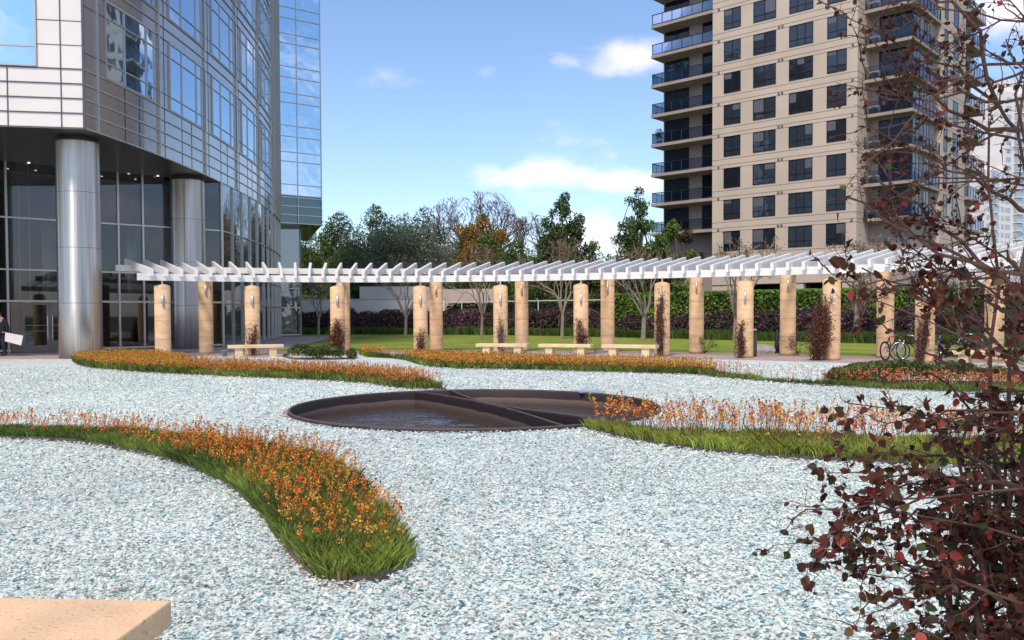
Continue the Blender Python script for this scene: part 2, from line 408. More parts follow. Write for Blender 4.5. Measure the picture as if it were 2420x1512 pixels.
def ring_angle(R, u):
    """angle on the ring of radius R whose far point appears at pixel column u (at eye level)"""
    k = (u-U0)/F; lo, hi = -1.2, 1.5
    def f(a): p = ringpt(R, a); return p.x-k*p.y
    for _ in range(60):
        mid = (lo+hi)/2
        if f(mid) > 0: hi = mid
        else: lo = mid
    return (lo+hi)/2
PC = Vector((-.62, 14.8)); PR = 3.12             # pool
gout = [P(-400,850), P(0,848.5), P(170,848), P(430,842)]
gout += [ringpt(20.0, math.radians(a)) for a in np.arange(-16, 118, 3)]
gout += [Vector((19,-3,0)), Vector((10,-9,0)), Vector((-14,-9,0)), Vector((-24,2,0)), Vector((-26,20,0))]
def polar_sheet(name, outer, inner_r, z, material, nr=2):
    """sheet between the pool circle and an outline that is star-shaped about the pool centre"""
    ang = np.linspace(0, 2*PI, 241)[:-1]; rows_in = []; rows_out = []
    for a in ang:
        d = Vector((math.cos(a), math.sin(a))); best = None
        for i in range(len(outer)):
            p = outer[i]; q = outer[(i+1)%len(outer)]
            ax, ay = p[0]-PC.x, p[1]-PC.y; bx, by = q[0]-p[0], q[1]-p[1]
            den = d.x*by-d.y*bx
            if abs(den) < 1e-9: continue
            t = (ax*by-ay*bx)/den; s = (ax*d.y-ay*d.x)/den
            if t > 0 and -1e-6 <= s <= 1+1e-6: best = t if best is None else max(best, t)
        if best is None: best = 30
        rows_in.append((PC.x+d.x*inner_r, PC.y+d.y*inner_r, z)); rows_out.append((PC.x+d.x*best, PC.y+d.y*best, z))
    rows_in.append(rows_in[0]); rows_out.append(rows_out[0])
    return MB().sheet([rows_out, rows_in]).build(name, material)
big = [Vector((2500*math.cos(a), 2500*math.sin(a), 0)) for a in np.linspace(0, 2*PI, 40)[:-1]]
tag(polar_sheet('ground', big, PR-.02, -.03, 'soil'), kind='structure')
MT['farground'] = mat('far ground', (.09,.10,.05), .95, 0, .3, .05)
bpy.data.objects['ground'].data.materials[0] = MT['farground']
# lawn: from paving ring outwards
lawn = MB(); NA = 60
rows = [[], []]
for i in range(NA+1):
    a = math.radians(-62+i*(62+100)/NA); rows[0].append(ringpt(24.5, a, -.018)); rows[1].append(ringpt(78, a, -.018))
tag(lawn.sheet(rows[::-1]).build('lawn', 'lawn'), kind='structure')
pv = MB(); rows = [[], []]
for i in range(NA+1):
    a = math.radians(-75+i*(75+120)/NA); rows[0].append(ringpt(18.5, a, -.008)); rows[1].append(ringpt(25.1, a, -.008))
pv.sheet(rows[::-1])
pv.poly([(-60,26,-.0115),(-14,26,-.0115),(-10.5,36,-.0115),(-11.5,48,-.0115),(-13.2,66,-.0115),(-60,66,-.0115)])
tag(pv.build('pavement', 'paving'), kind='structure')
tag(polar_sheet('gravel_bed', gout, PR-.005, 0, 'gravel'), kind='structure')

# ================================================================ beds
def bedpoly(near, rear, h, hr=None):
    hr = h if hr is None else hr
    pts = [P(u, v, 0) for u, v in near]
    for q in rear:
        u, v = q[:2]; hh = q[2] if len(q) > 2 else hr
        p = P(u, v, hh); pts.append(Vector((p.x, p.y, 0)))
    return pts
bedA = bedpoly([(-260,1030),(0,1037),(150,1042),(250,1055),(350,1075),(450,1105),(540,1148),(600,1190),(650,1250),(685,1300),(722,1345),(770,1374),(850,1380),(915,1368),(958,1338),(972,1310)],
               [(965,1275,.12),(940,1222,.2),(900,1172,.2),(850,1115,.2),(780,1066,.2),(700,1042,.2),(600,1026,.2),(450,1012,.18),(300,1002,.15),(150,998,.15),(0,997,.14),(-260,994,.14)], .2)
bedB = bedpoly([(172,852),(185,862),(220,871),(330,880),(450,886),(600,893),(750,899),(880,908),(960,920),(1050,921)],
               [(1055,908,.15),(1030,893,.2),(985,878,.22),(900,868,.22),(800,862,.22),(650,858,.22),(520,853,.22),(450,848,.22),(428,836,.3),(380,829,.3),(300,827,.3),(240,829,.3),(185,836,.25)], .2)
bedC = bedpoly([(850,836),(900,843),(960,851),(1010,867),(1080,872),(1300,876),(1500,882),(1650,886),(1700,893),(1850,905),(1950,912),(2100,921),(2250,927),(2520,934)],
               [(2520,898,.2),(2300,893,.2),(2120,890,.2),(1950,893,.15),(1850,892,.12),(1760,880,.15),(1700,866,.22),(1650,851,.3),(1500,846,.3),(1300,841,.3),(1100,834,.3),(960,829,.3),(865,828,.25)], .2)
bedM = bedpoly([(1945,893),(2000,897),(2120,902),(2300,905),(2520,908)], [(2520,876,.3),(2300,872,.35),(2150,866,.4),(2050,868,.4),(1985,878,.3)], .3)
bedE = bedpoly([(1380,1013),(1420,1024),(1550,1052),(1700,1071),(1900,1087),(2100,1098),(2420,1112),(2650,1120)],
               [(2650,1036,.16),(2420,1030,.16),(2150,1022,.16),(1900,1016,.16),(1700,1010,.16),(1560,1005,.16),(1480,1003,.12),(1420,1006,.06)], .2)
bedD = bedpoly([(667,842),(690,849),(755,851),(820,849),(843,842)], [(835,830,.3),(755,825,.35),(690,829,.3)], .3)

def resample(pts, step):
    out = []; pts = list(pts)+[pts[0]]
    for a, b in zip(pts[:-1], pts[1:]):
        n = max(1, int((b-a).length/step))
        for i in range(n): out.append(a.lerp(b, i/n))
    return out
def smoothpoly(pts, it=2):
    for _ in range(it):
        q = []
        for i in range(len(pts)):
            a = pts[i]; b = pts[(i+1)%len(pts)]; q += [a*.75+b*.25, a*.25+b*.75]
        pts = q
    return pts
def edging(poly, parent, w=.035, h=.05, part='edging', material='corten', z0=-.02, out=0):
    ps = smoothpoly(resample(poly, .8), 2); n = len(ps); area = sum(ps[i].x*ps[(i+1)%n].y-ps[(i+1)%n].x*ps[i].y for i in range(n)); sg = 1 if area > 0 else -1
    rows = [[],[],[],[]]
    for i in range(n+1):
        p = ps[i%n]; t = (ps[(i+1)%n]-ps[(i-1)%n]).normalized(); nn = Vector((t.y,-t.x,0))*sg
        a = p+nn*out; b = p+nn*(out+w)
        rows[0].append((a.x,a.y,z0)); rows[1].append((a.x,a.y,h)); rows[2].append((b.x,b.y,h)); rows[3].append((b.x,b.y,z0))
    return MB().sheet(rows).build(part, material, parent)
def blades(pts, h, w, lean, n_per, spread, tint, hvar=.35, z=0):
    """blades: pts (n,2) tuft centres, h (n,) heights -> (N,5,3) as quad+tri polygons of 5 verts"""
    n = len(pts); k = n_per; X = np.repeat(pts, k, axis=0); H = np.repeat(h, k)*(1-hvar*RNG.random(n*k)); T = np.repeat(tint, k, axis=0)
    T = T*(.75+.5*RNG.random((n*k,1)))
    ang = RNG.random(n*k)*2*PI; r = spread*RNG.random(n*k); off = np.stack([np.cos(ang),np.sin(ang)],1)
    b0 = X+off*r[:,None]*.5; ln = (lean*(.3+RNG.random(n*k)))[:,None]*H[:,None]
    wa = RNG.random(n*k)*2*PI; W = np.stack([np.cos(wa),np.sin(wa)],1)*w*.5*(.7+.6*RNG.random((n*k,1)))
    mid = b0+off*ln*.35; tip = b0+off*ln
    def z3(a, zz): return np.concatenate([a, zz[:,None]], 1)
    zz = np.full(n*k, z)
    B = np.stack([z3(b0-W,zz), z3(b0+W,zz), z3(mid+W*.85,zz+H*.6), z3(tip,zz+H), z3(mid-W*.85,zz+H*.6)], 1)
    return B, T
def patch(pts, sc=.8, seed=3):
    p3 = np.concatenate([pts, np.zeros((len(pts),1))],1); return np.clip(.5+.6*noise3(p3, sc, seed),0,1)
def flowers(pts, hg, hf, petal, parent, cols, seed=0, bias=(0,0), stemcol=(.16,.09,.05), npet=9, stemw=.004, clus=.028):
    n = len(pts); h = hf*(.62+.52*RNG.random(n)); ang = RNG.random(n)*2*PI; ln = (.08+.35*RNG.random(n))*h
    tip = pts+np.stack([np.cos(ang),np.sin(ang)],1)*ln[:,None]+np.array(bias)[None]*h[:,None]
    base3 = np.concatenate([pts, np.full((n,1), hg*.5)],1); tip3 = np.concatenate([tip, h[:,None]],1); mid3 = base3*.5+tip3*.5; mid3[:,:2] = mid3[:,:2]*.5+(pts*.8+tip*.2)*.5
    W = np.zeros((n,3)); wa = RNG.random(n)*PI; W[:,0] = np.cos(wa)*stemw; W[:,1] = np.sin(wa)*stemw
    st = np.stack([base3-W, base3+W, tip3+W*.5, tip3-W*.5],1)
    stc = np.tile(np.array(stemcol),(n,1))*(.7+.6*RNG.random((n,1)))
    tris('stems', st, 'petal', parent, stc)
    # racemes: petals scattered along the top of each stem
    d = tip3-base3; d /= np.linalg.norm(d,axis=1,keepdims=True)
    m_ = n*npet; t = RNG.random(m_); cen = np.repeat(tip3,npet,0)-np.repeat(d,npet,0)*(t*.085*hf/.35)[:,None]+rvec(m_)*(clus*(.25+.9*t))[:,None]*.6
    col = np.array(cols)[RNG.integers(0,len(cols),n)]; col = np.repeat(col,npet,0)*(.75+.5*RNG.random((m_,1)))
    topb = t < .12; col[topb] = np.array((.12,.07,.03))
    tris('blossoms', leaves(cen, petal, .75), 'petal', parent, np.clip(col,0,1))
ORANGE = [(.86,.25,.03),(.90,.33,.05),(.76,.17,.03),(.92,.46,.07)]
YELLOW = [(.85,.50,.05),(.80,.58,.06),(.90,.36,.04)]
PINKO = [(.90,.26,.10),(.88,.20,.08),(.92,.38,.14)]
GA = np.array((.10,.20,.035)); GB = np.array((.34,.40,.07)); GD = np.array((.028,.065,.018)); GY=np.array((.42,.36,.09))

def soilbed(poly, parent, z=.012):
    ps = smoothpoly(resample(poly, .8), 2)
    return MB().poly([(p.x,p.y,z) for p in ps][::1]).build('soil', 'soil', parent)
def fix_up(o):
    import bmesh
    bm = bmesh.new(); bm.from_mesh(o.data)
    for f in bm.faces:
        if f.normal.z < 0: f.normal_flip()
    bm.to_mesh(o.data); bm.free()
def make_bed(name, poly, label, cat, dens, nper, w, h, spread, fdens, fh, petal, fcols, lean=.35, yel=.5, hfun=None, fmask=None, edge=True, npet=9, clus=.028, stemw=.004, bias=(0,0), mixedcols=None, eh=.045, seed=5):
    c = sum((Vector(p) for p in poly), Vector())/len(poly)
    e = empty(name, (c.x, c.y, 0)); tag(e, label, cat)
    fix_up(soilbed(poly, e))
    if edge: edging(poly, e, h=eh)
    pts = scatter(poly, dens); hh = np.full(len(pts), h)*(.62+.40*patch(pts, 2.5, seed+2)+.25*patch(pts, 7.0, seed+4))
    if hfun is not None: hh = hh*hfun(pts)
    pt = patch(pts, .9, seed); tn = mixc(GA, GB, np.clip(pt*yel*1.6,0,1)); 
    dk = patch(pts, 1.7, seed+9); tn = tn*(.42+.95*dk[:,None])*(.8+.4*RNG.random((len(pts),1))); ye = RNG.random(len(pts)) < .05; tn[ye] = GY
    B, T = blades(pts, hh, w, lean*2.0, nper, spread, tn)
    tris('foliage', B, 'leaf', e, T)
    if fdens:
        fp = scatter(poly, fdens)
        if fmask is not None: fp = fp[RNG.random(len(fp)) < fmask(fp)]
        if mixedcols:
            mm = mixedcols(fp)
            for part, cs in ((mm, fcols[0]), (~mm, fcols[1])):
                if part.sum(): flowers(fp[part], h, fh, petal, e, cs, npet=npet, clus=clus, stemw=stemw, bias=bias)
        else: flowers(fp, h, fh, petal, e, fcols, npet=npet, clus=clus, stemw=stemw, bias=bias)
    return e
# nearest bed
tipA = P(880,1330)
def pxu(p): return (p[:,0]/p[:,1])*F+U0
def pxv(p): return HOR + 1.6*F/p[:,1]
hA = lambda p: np.clip(.88+.12*(pxu(p)-150)/450, .88, 1)*np.clip(1.25-.5*((pxv(p)-1290)/90), .55, 1)
fA = lambda p: np.clip((1378-pxv(p))/110, .05, 1)*np.clip(.35+.9*patch(p,1.6,21),.2,1)
make_bed('flower_bed', bedA, 'tapering bed of orange flowers in the foreground, curving to a rounded tip', 'flower bed', 700, 13, .009, .185, .10, 210, .325, .0175, ORANGE, hfun=hA, fmask=fA, npet=13, clus=.03, stemw=.0022, bias=(.10,-.10), eh=.05)
eA = bpy.data.objects['flower_bed']
# broken concrete strip round the tip of the near bed
sub = [P(u,v) for u,v in [(655,1262),(690,1318),(722,1358),(770,1384),(830,1390),(850,1388)]]
rows = [[],[],[]]
cv = []
for i in range(len(sub)-1):
    for k in range(6): cv.append(sub[i].lerp(sub[i+1], k/6))
for i in range(1,len(cv)-1): 
    t = (cv[i+1]-cv[i-1]).normalized(); nn = Vector((t.y,-t.x,0)); j = random.uniform(-.012,.012)
    a = cv[i]+nn*(-.10); b = cv[i]+nn*(.025+j); c_ = cv[i]+nn*(.035+j)
    rows[0].append((a.x,a.y,.018)); rows[1].append((b.x,b.y,.018)); rows[2].append((c_.x,c_.y,-.03))
MB().sheet(rows).build('concrete_footing', 'curbconc', eA)
# middle-left bed
leftB = lambda p: (pxu(p) < 440)
make_bed('flower_bed', bedB, 'long bed from the steel column to the round pool, yellow blooms at its left end', 'flower bed', 190, 9, .015, .20, .14, 170, .36, .024, [YELLOW+ORANGE[:1], ORANGE+YELLOW[2:]], hfun=lambda p: np.where(leftB(p),1.3,1.0), mixedcols=lambda p: leftB(p) & (RNG.random(len(p))<.9), fmask=lambda p: np.where(leftB(p), 1, .75), npet=8, clus=.045, stemw=.004, seed=8)
# middle-right bed
def fC(p):
    u = pxu(p); return np.where(u > 1690, .45, 1.0)
make_bed('flower_bed', bedC, 'long wavy bed of dense orange flowers in front of the stone benches', 'flower bed', 160, 9, .017, .21, .16, 200, .38, .027, [ORANGE[1:2]+YELLOW+[(.92,.42,.06),(.90,.36,.04)], PINKO], hfun=lambda p: np.where(pxu(p)>1690,.75,1.05), mixedcols=lambda p: pxu(p)<1690, fmask=fC, npet=8, clus=.05, stemw=.005, seed=12)
# front-right bed
def fE(p):
    u = pxu(p); v = pxv(p); back = np.clip((1072-v+ (u-1500)*.03)/45, 0, 1); return np.clip(.12+.9*back**1.3,0,1)
make_bed('flower_bed', bedE, 'bright green bed with a back row of tall orange flowers, right of the pool', 'flower bed', 480, 12, .012, .19, .10, 230, .50, .026, ORANGE+PINKO+YELLOW[:1], yel=1.2, fmask=fE, npet=13, clus=.040, stemw=.0040, seed=15, eh=.05)
# low ground cover
def mound(name, poly, label, hmax, col1, col2, dens=3600, size=.085):
    c = sum((Vector(p) for p in poly), Vector())/len(poly); e = empty(name, (c.x,c.y,0)); tag(e, label, 'ground cover')
    fix_up(soilbed(poly, e)); edging(poly, e)
    pts = scatter(poly, dens); cc = np.array((c.x,c.y)); a = np.array([(p.x,p.y) for p in poly]); ext = np.abs(a-cc).max(0)
    d = np.sqrt((((pts-cc)/ext)**2).sum(1)); hh = hmax*np.clip(1.1-d**2.2,.25,1)*(.75+.4*patch(pts,2,4))
    z = hh*(.15+.85*np.sqrt(RNG.random(len(pts)))); p3 = np.concatenate([pts,z[:,None]],1)
    t = mixc(col1, col2, np.clip(patch(pts,2.5,7)*.7+.3*RNG.random(len(pts)),0,1))*(.6+.7*RNG.random((len(pts),1)))
    tris('foliage', leaves(p3, size, .5), 'leaf', e, t)
mound('groundcover_bed', bedD, 'small round bed of low green ground cover beside the leafy pillar', .55, (.05,.075,.02), (.13,.15,.03))
mound('groundcover_bed', bedM, 'low green mound of ground cover behind orange flowers, in front of the bicycles', .50, (.06,.10,.025), (.16,.17,.04), 2600)

# ================================================================ loose glass chips
def chips():
    tot = []; tint = []
    pal = np.array([(.78,.79,.76),(.66,.74,.72),(.55,.65,.62),(.72,.76,.73),(.52,.54,.51),(.36,.40,.37),(.68,.61,.55),(.44,.64,.66),(.10,.38,.52),(.05,.14,.22),(.20,.22,.21),(.86,.85,.82)])
    pw = np.array([.25,.16,.11,.15,.08,.05,.04,.045,.018,.012,.045,.06]); pw /= pw.sum()
    for (y0, y1, dens, sz) in ((2.6,6.0,2100,.029),(6.0,9.0,1400,.031),(9.0,13.0,800,.036),(13.0,19.0,380,.042),(19.0,27.0,200,.048)):
        hw = lambda y: .66*y+.4
        x0 = -hw(y1); n = int((y1-y0)*(2*hw(y1))*dens); p = np.stack([x0+RNG.random(n)*2*hw(y1), y0+RNG.random(n)*(y1-y0)],1)
        p = p[np.abs(p[:,0]) < hw(p[:,1])]
        ok = ((p[:,0]-PC.x)**2+(p[:,1]-PC.y)**2) > (PR+.05)**2
        for poly in (bedA, bedB, bedC, bedE):
            q = [(a.x,a.y) for a in poly]; ok &= ~inside(p[:,0],p[:,1],q)
        p = p[ok]; n = len(p)
        z = .004+.022*RNG.random(n)+.012*patch(p,1.5,31); cen = np.concatenate([p,z[:,None]],1)
        nr = np.stack([RNG.normal(size=n)*.33, RNG.normal(size=n)*.33, np.ones(n)],1); nr /= np.linalg.norm(nr,axis=1,keepdims=True)
        a = np.cross(nr, rvec(n)); a /= np.linalg.norm(a,axis=1,keepdims=True); b = np.cross(nr,a)
        s = sz*(.45+.75*RNG.random(n)); asp = .45+.5*RNG.random(n)
        K = 5; rim = []
        for k in range(K):
            th = 2*PI*k/K+RNG.normal(size=n)*.22; rr = s*(.45+.25*RNG.random(n))
            rim.append(cen+a*(np.cos(th)*rr)[:,None]+b*(np.sin(th)*rr*asp)[:,None])
        top = cen+nr*(s*(.10+.18*RNG.random(n)))[:,None]
        rim = np.stack(rim,1)                          # n,5,3
        T = np.stack([np.stack([rim[:,k], rim[:,(k+1)%K], top],1) for k in range(K)],1).reshape(-1,3,3)
        col = pal[RNG.choice(len(pal), n, p=pw)]*(.88+.2*RNG.random((n,1)))*(.80+.26*np.clip(.75*patch(p,.55,77)+.45*patch(p,2.2,78),0,1))[:,None]
        tot.append(T); tint.append(np.repeat(np.clip(col*np.array((.955,1.0,.965)),0,.92),K,0))
    return np.concatenate(tot), np.concatenate(tint)
T_, c_ = chips()
MT['chip'] = attrmat('crushed glass', .22, .5, .18)
tag(tris('glass_gravel', T_, 'chip', None, c_), 'loose white and pale blue crushed glass covering the ground round the pool', 'gravel', kind='stuff')

# ================================================================ pool
pool = empty('round_pool', (PC.x, PC.y, 0)); tag(pool, 'round sunken steel pool split by two crossing partition walls', 'pool')
MT['poolwall'] = mat('pool wall', (.10,.075,.07), .5, .2, .25, 3, .2, 20)
def poolwallmat():
    M, nt, b = newmat('stained pool wall with rim highlight'); tc = N(nt,'ShaderNodeTexCoord'); sx = N(nt,'ShaderNodeSeparateXYZ'); nt.links.new(tc.outputs['Object'], sx.inputs[0])
    ns = N(nt,'ShaderNodeTexNoise'); ns.inputs['Scale'].default_value = 3; nt.links.new(tc.outputs['Object'], ns.inputs['Vector'])
    ad = N(nt,'ShaderNodeMath',operation='MULTIPLY_ADD'); ad.inputs[1].default_value = .05; nt.links.new(ns.outputs['Fac'], ad.inputs[0]); nt.links.new(sx.outputs['Z'], ad.inputs[2])
    mr = N(nt,'ShaderNodeMapRange'); mr.inputs['From Min'].default_value = -.25; mr.inputs['From Max'].default_value = .08; nt.links.new(ad.outputs[0], mr.inputs['Value'])
    rp = ramp(nt, [(0,(.05,.035,.03)),(.25,(.085,.062,.052)),(.45,(.12,.09,.075)),(.52,(.024,.016,.018)),(.8,(.026,.018,.020)),(.93,(.030,.022,.024)),(1,(.09,.07,.07))]); nt.links.new(mr.outputs[0], rp.inputs[0]); nt.links.new(rp.outputs[0], b.inputs['Base Color'])  # stain bands; the lighter top stop paints a highlight on the rim edge
    b.inputs['Roughness'].default_value = .6; sset(b,'Specular IOR Level',.2); return M
MT['poolwall'] = poolwallmat()
MB().lathe((PC.x,PC.y,0), [(PR-.035,-.7),(PR-.035,.058),(PR-.03,.062),(PR-.005,.062),(PR,.058),(PR+.005,-.02)], 96, False).build('rim', 'poolwall', pool, True)
rows=[[],[],[]]
for i in range(15):
    a = math.radians(150+i*5.5); 
    for r_, z_, k in ((PR+.01,.012,0),(PR+.09+.01*math.sin(i*3),.012,1),(PR+.10,-.02,2)): rows[k].append((PC.x+r_*math.cos(a), PC.y+r_*math.sin(a), z_))
MB().sheet(rows[::-1]).build('concrete_footing', 'curbconc', pool)
MB().poly([(PC.x+3.1*math.cos(a), PC.y+3.1*math.sin(a), -.55) for a in np.linspace(0,2*PI,49)[:-1]]).build('basin_floor', 'soil', pool)
def wallcurve(pts, name):
    n = len(pts); cv = []
    for i in range(n-1):
        p0 = pts[max(i-1,0)]; p1 = pts[i]; p2 = pts[i+1]; p3 = pts[min(i+2,n-1)]
        for k in range(8):
            t = k/8; cv.append(.5*((2*p1)+(p2-p0)*t+(2*p0-5*p1+4*p2-p3)*t*t+(3*p1-p0-3*p2+p3)*t**3))
    cv.append(pts[-1]); rows = [[],[],[],[]]
    for i, p in enumerate(cv):
        t = (cv[min(i+1,len(cv)-1)]-cv[max(i-1,0)]).normalized(); nn = Vector((t.y,-t.x,0))*.02
        for k,(q,z) in enumerate(((p-nn,-.7),(p-nn,.057),(p+nn,.057),(p+nn,-.7))): rows[k].append((q.x,q.y,z))
    MB().sheet(rows).build(name, 'poolwall', pool)
pw = lambda u,v: P(u,v,.058)
def oncircle(p):
    d = Vector((p.x-PC.x, p.y-PC.y)); d.normalize(); return Vector((PC.x+d.x*(PR-.05), PC.y+d.y*(PR-.05), 0))
A_ = [oncircle(pw(988,925)), pw(1075,937), pw(1195,962.5), oncircle(pw(1360,1011))]
B_ = [oncircle(pw(1072,925)), pw(1120,942), pw(1203,960), pw(1382,984), oncircle(pw(1490,1000))]
wallcurve([Vector((p.x,p.y,0)) for p in A_], 'partition'); wallcurve([Vector((p.x,p.y,0)) for p in B_], 'partition')
w_ = MB().poly([(PC.x+3.085*math.cos(a), PC.y+3.085*math.sin(a), -.235) for a in np.linspace(0,2*PI,73)[:-1]]).build('water', 'water')
tag(w_, kind='structure')
pl = P(1392,927,.03)
hp = empty('cover_plate', (pl.x,pl.y,0)); tag(hp, 'pale metal plate lying on the gravel behind the pool', 'plate')
MB().box((pl.x,pl.y,.05),(.26,.02,.0),(-.05,.30,0),(0,0,.006)).build('plate','silver',hp); MB().box((pl.x,pl.y,.02),(.2,.02,0),(-.04,.24,0),(0,0,.022)).build('frame','dark',hp)
# ================================================================ pergola
pg = empty('pergola', (RC.x, RC.y+22, 0)); tag(pg, 'long curved white pergola of slanting rafters on sandstone pillars', 'pergola')
RF, RB = 21.8, 24.55
A1 = ring_angle(RF, 2640)
def arcbeam(R, a0, a1, z0, z1, w, name):
    n = 110; rows = [[],[],[],[],[]]
    for i in range(n+1):
        a = a0+(a1-a0)*i/n
        for k,(r,z) in enumerate(((R-w,z0),(R-w,z1),(R+w,z1),(R+w,z0),(R-w,z0))): rows[k].append(ringpt(r,a,z))
    m = MB().sheet(rows[::-1])
    for a in (a0,a1): m.poly([ringpt(R-w,a,z0),ringpt(R+w,a,z0),ringpt(R+w,a,z1),ringpt(R-w,a,z1)])
    m.build(name,'white',pg)
HFB = 2.94
arcbeam(RF, ring_angle(RF,327), A1, 2.96, 3.23, .07, 'front_beam')
arcbeam(RB, ring_angle(RB,276), A1, 3.42, 3.67, .07, 'back_beam')
fronts = [385,597,798,994,1183,1373,1565,1761,1965,2186]
fa = [ring_angle(RF,u) for u in fronts]; fa.append(fa[-1]+.150)
backs = [487,812,1031,1233,1436,1646,1862,2092]
ba = [ring_angle(RB,u) for u in backs]; ba.append(ring_angle(RB,2350)); 
def pillar(R, a, h, R2):
    c = ringpt(R,a); r = .295
    o = MB().lathe((0,0,0), [(r+.012,-.03),(r,.10),(r,h-.06),(r-.03,h-.035),(r*.55,h+.005),(.04,h+.03)], 40).build('pillar','stone',pg,True)
    o.matrix_parent_inverse = WM[pg.name].inverted(); o.location = c; o.rotation_euler = (0,0,random.uniform(0,6))
    o.location.z = 0
    pm = o
    pin = MB().tube([(c.x,c.y,h+.0),(c.x,c.y,h+.16)],.03,8).build('pin','lampmetal',pg)
    # lamp on the side facing the camera
    d = Vector((-c.x, -c.y, 0)).normalized(); side = Vector((-d.y, d.x, 0)); d = (d*.97+side*.0).normalized()
    q = c+d*(r+.035); zl = h-.58
    lm = MB()
    lm.tube([(q.x,q.y,zl-.19),(q.x,q.y,zl+.19)],.042,12)
    lm.tube([(q.x,q.y,zl-.27),(q.x,q.y,zl-.19)],[.012,.03],10); lm.tube([(q.x,q.y,zl+.19),(q.x,q.y,zl+.27)],[.03,.012],10)
    lm.bar(q+Vector((0,0,zl+.1)), q-d*.04+Vector((0,0,zl+.1)),.03,.03); lm.bar(q+Vector((0,0,zl-.1)), q-d*.04+Vector((0,0,zl-.1)),.03,.03)
    lo = lm.build('wall_lamp','lampmetal',None,True); lo.parent = pm
    lo.matrix_parent_inverse = (Matrix.Translation(c) @ Matrix.Rotation(pm.rotation_euler.z,4,'Z')).inverted()
    lo.data.polygons.foreach_set('use_smooth',[True]*len(lo.data.polygons))
    return c
for a in fa: pillar(RF, a, 2.80, 0)
for a in ba: pillar(RB, a, 3.28, 0)
# rafters
ra = ring_angle(21.45, 362); da = (ring_angle(21.45,1199)-ra)/26
i = 0
while ra+i*da < A1-.01:
    a = ra+i*da; p0 = ringpt(21.45,a); p1 = ringpt(25.7,a); t = ringtan(a)*.055
    z0b, z0t, z1b, z1t = 3.11, 3.39, 3.71, 4.00
    m = MB()
    pts = []
    for s_ in (-1,1): pts += [Vector((p0.x,p0.y,z0b))+t*s_, Vector((p1.x,p1.y,z1b))+t*s_, Vector((p1.x,p1.y,z1t))+t*s_, Vector((p0.x,p0.y,z0t))+t*s_]
    m.v = [tuple(p) for p in pts]; m.f = [(0,1,2,3),(7,6,5,4),(1,0,4,5),(2,1,5,6),(3,2,6,7),(0,3,7,4)]
    m.build('rafter','white',pg,bevel=.006); i += 1

# ================================================================ stone benches
def bench(u, v, R, L=2.06, name='stone_bench', label='', rot=None, pos=None):
    if pos is None:
        a = ring_angle(R,u); c = ringpt(R,a); tx = ringtan(a)
    else: c = pos; tx = rot
    ny = Vector((-tx.y,tx.x,0)); b = empty(name,(c.x,c.y,0)); tag(b,label,'bench')
    MB().box(c+Vector((0,0,.415)), tx*(L/2), ny*.23, (0,0,.062)).build('seat','bench',b,bevel=.012)
    for s in (-1,1): MB().box(c+tx*(s*(L/2-.40))+Vector((0,0,.172)), tx*.14, ny*.17, (0,0,.18)).build('leg','bench',b,bevel=.01)
    return b
bench(604,0,19.9,label='stone bench nearest the glass building, in front of a pillar with a thin red creeper')
bench(1188,0,19.9,label='stone bench straddling a pillar with a tall pale-stemmed creeper, behind orange flowers')
bench(1337,0,19.9,label='stone bench in front of a pillar with a low bushy creeper, between two other benches')
bench(1489,0,19.9,label='stone bench beside a small grey box, its end touching a pillar overgrown to the top')
bench(2335,0,20.6,label='stone bench partly hidden behind the red foreground shrub, near the bicycles')
b5 = None
# foreground bench corner
cn = P(406,1418,.45); ex = (P(0,1411,.45)-cn); ex.z = 0; ex.normalize(); ey = Vector((ex.y,-ex.x,0)); 
if ey.y > 0: ey = -ey
nb = empty('stone_bench',(cn.x+ex.x*1.0,cn.y-.28,0)); tag(nb,'pinkish stone bench corner in the near foreground on the glass gravel','bench')
cc = cn+ex*1.05+ey*.275
MB().box(Vector((cc.x,cc.y,.397)), ex*1.05, ey*.275, (0,0,.053)).build('seat','benchnear',nb,bevel=.008)
for s in (-1,1): MB().box(Vector((cc.x,cc.y,.168))+ex*(s*.62), ex*.13, ey*.19, (0,0,.175)).build('leg','benchnear',nb,bevel=.01)

# ================================================================ left office building
SZ = 8.4
ob = empty('office_building',(-18,44,0)); tag(ob,'glass and metal office building raised on two big steel columns','building')
ctrl = [Vector((-15.52,31.75,0)),Vector((-15.12,35.0,0)),Vector((-14.93,38.5,0)),Vector((-14.85,43,0)),Vector((-15.0,48.5,0)),Vector((-15.4,54,0)),Vector((-16.1,59,0)),Vector((-16.9,63.5,0))]
arc = []
for i in range(len(ctrl)-1):
    p0=ctrl[max(i-1,0)];p1=ctrl[i];p2=ctrl[i+1];p3=ctrl[min(i+2,len(ctrl)-1)]
    for k in range(16):
        t=k/16; arc.append(.5*((2*p1)+(p2-p0)*t+(2*p0-5*p1+4*p2-p3)*t*t+(3*p1-p0-3*p2+p3)*t**3))
arc.append(ctrl[-1]); S = [0]
for a,b in zip(arc[:-1],arc[1:]): S.append(S[-1]+(b-a).length)
LS = S[-1]
def ap(s, off=0, z=0):
    s = max(0,min(LS,s)); i = min(len(arc)-2, max(0, int(np.searchsorted(S, s))-1)); t = (s-S[i])/(S[i+1]-S[i]); p = arc[i].lerp(arc[i+1], t)
    i0=max(0,i-6); i1=min(len(arc)-1,i+7)
    d = (arc[i1]-arc[i0]).normalized(); n = Vector((d.y,-d.x,0)); q = p+n*off; return Vector((q.x,q.y,z))
def strip(m, s0, s1, z0, z1, off, step=1.0):
    n = max(1,int((s1-s0)/step)); ss = [s0+(s1-s0)*i/n for i in range(n+1)]
    return m.sheet([[ap(s,off,z0) for s in ss],[ap(s,off,z1) for s in ss]])
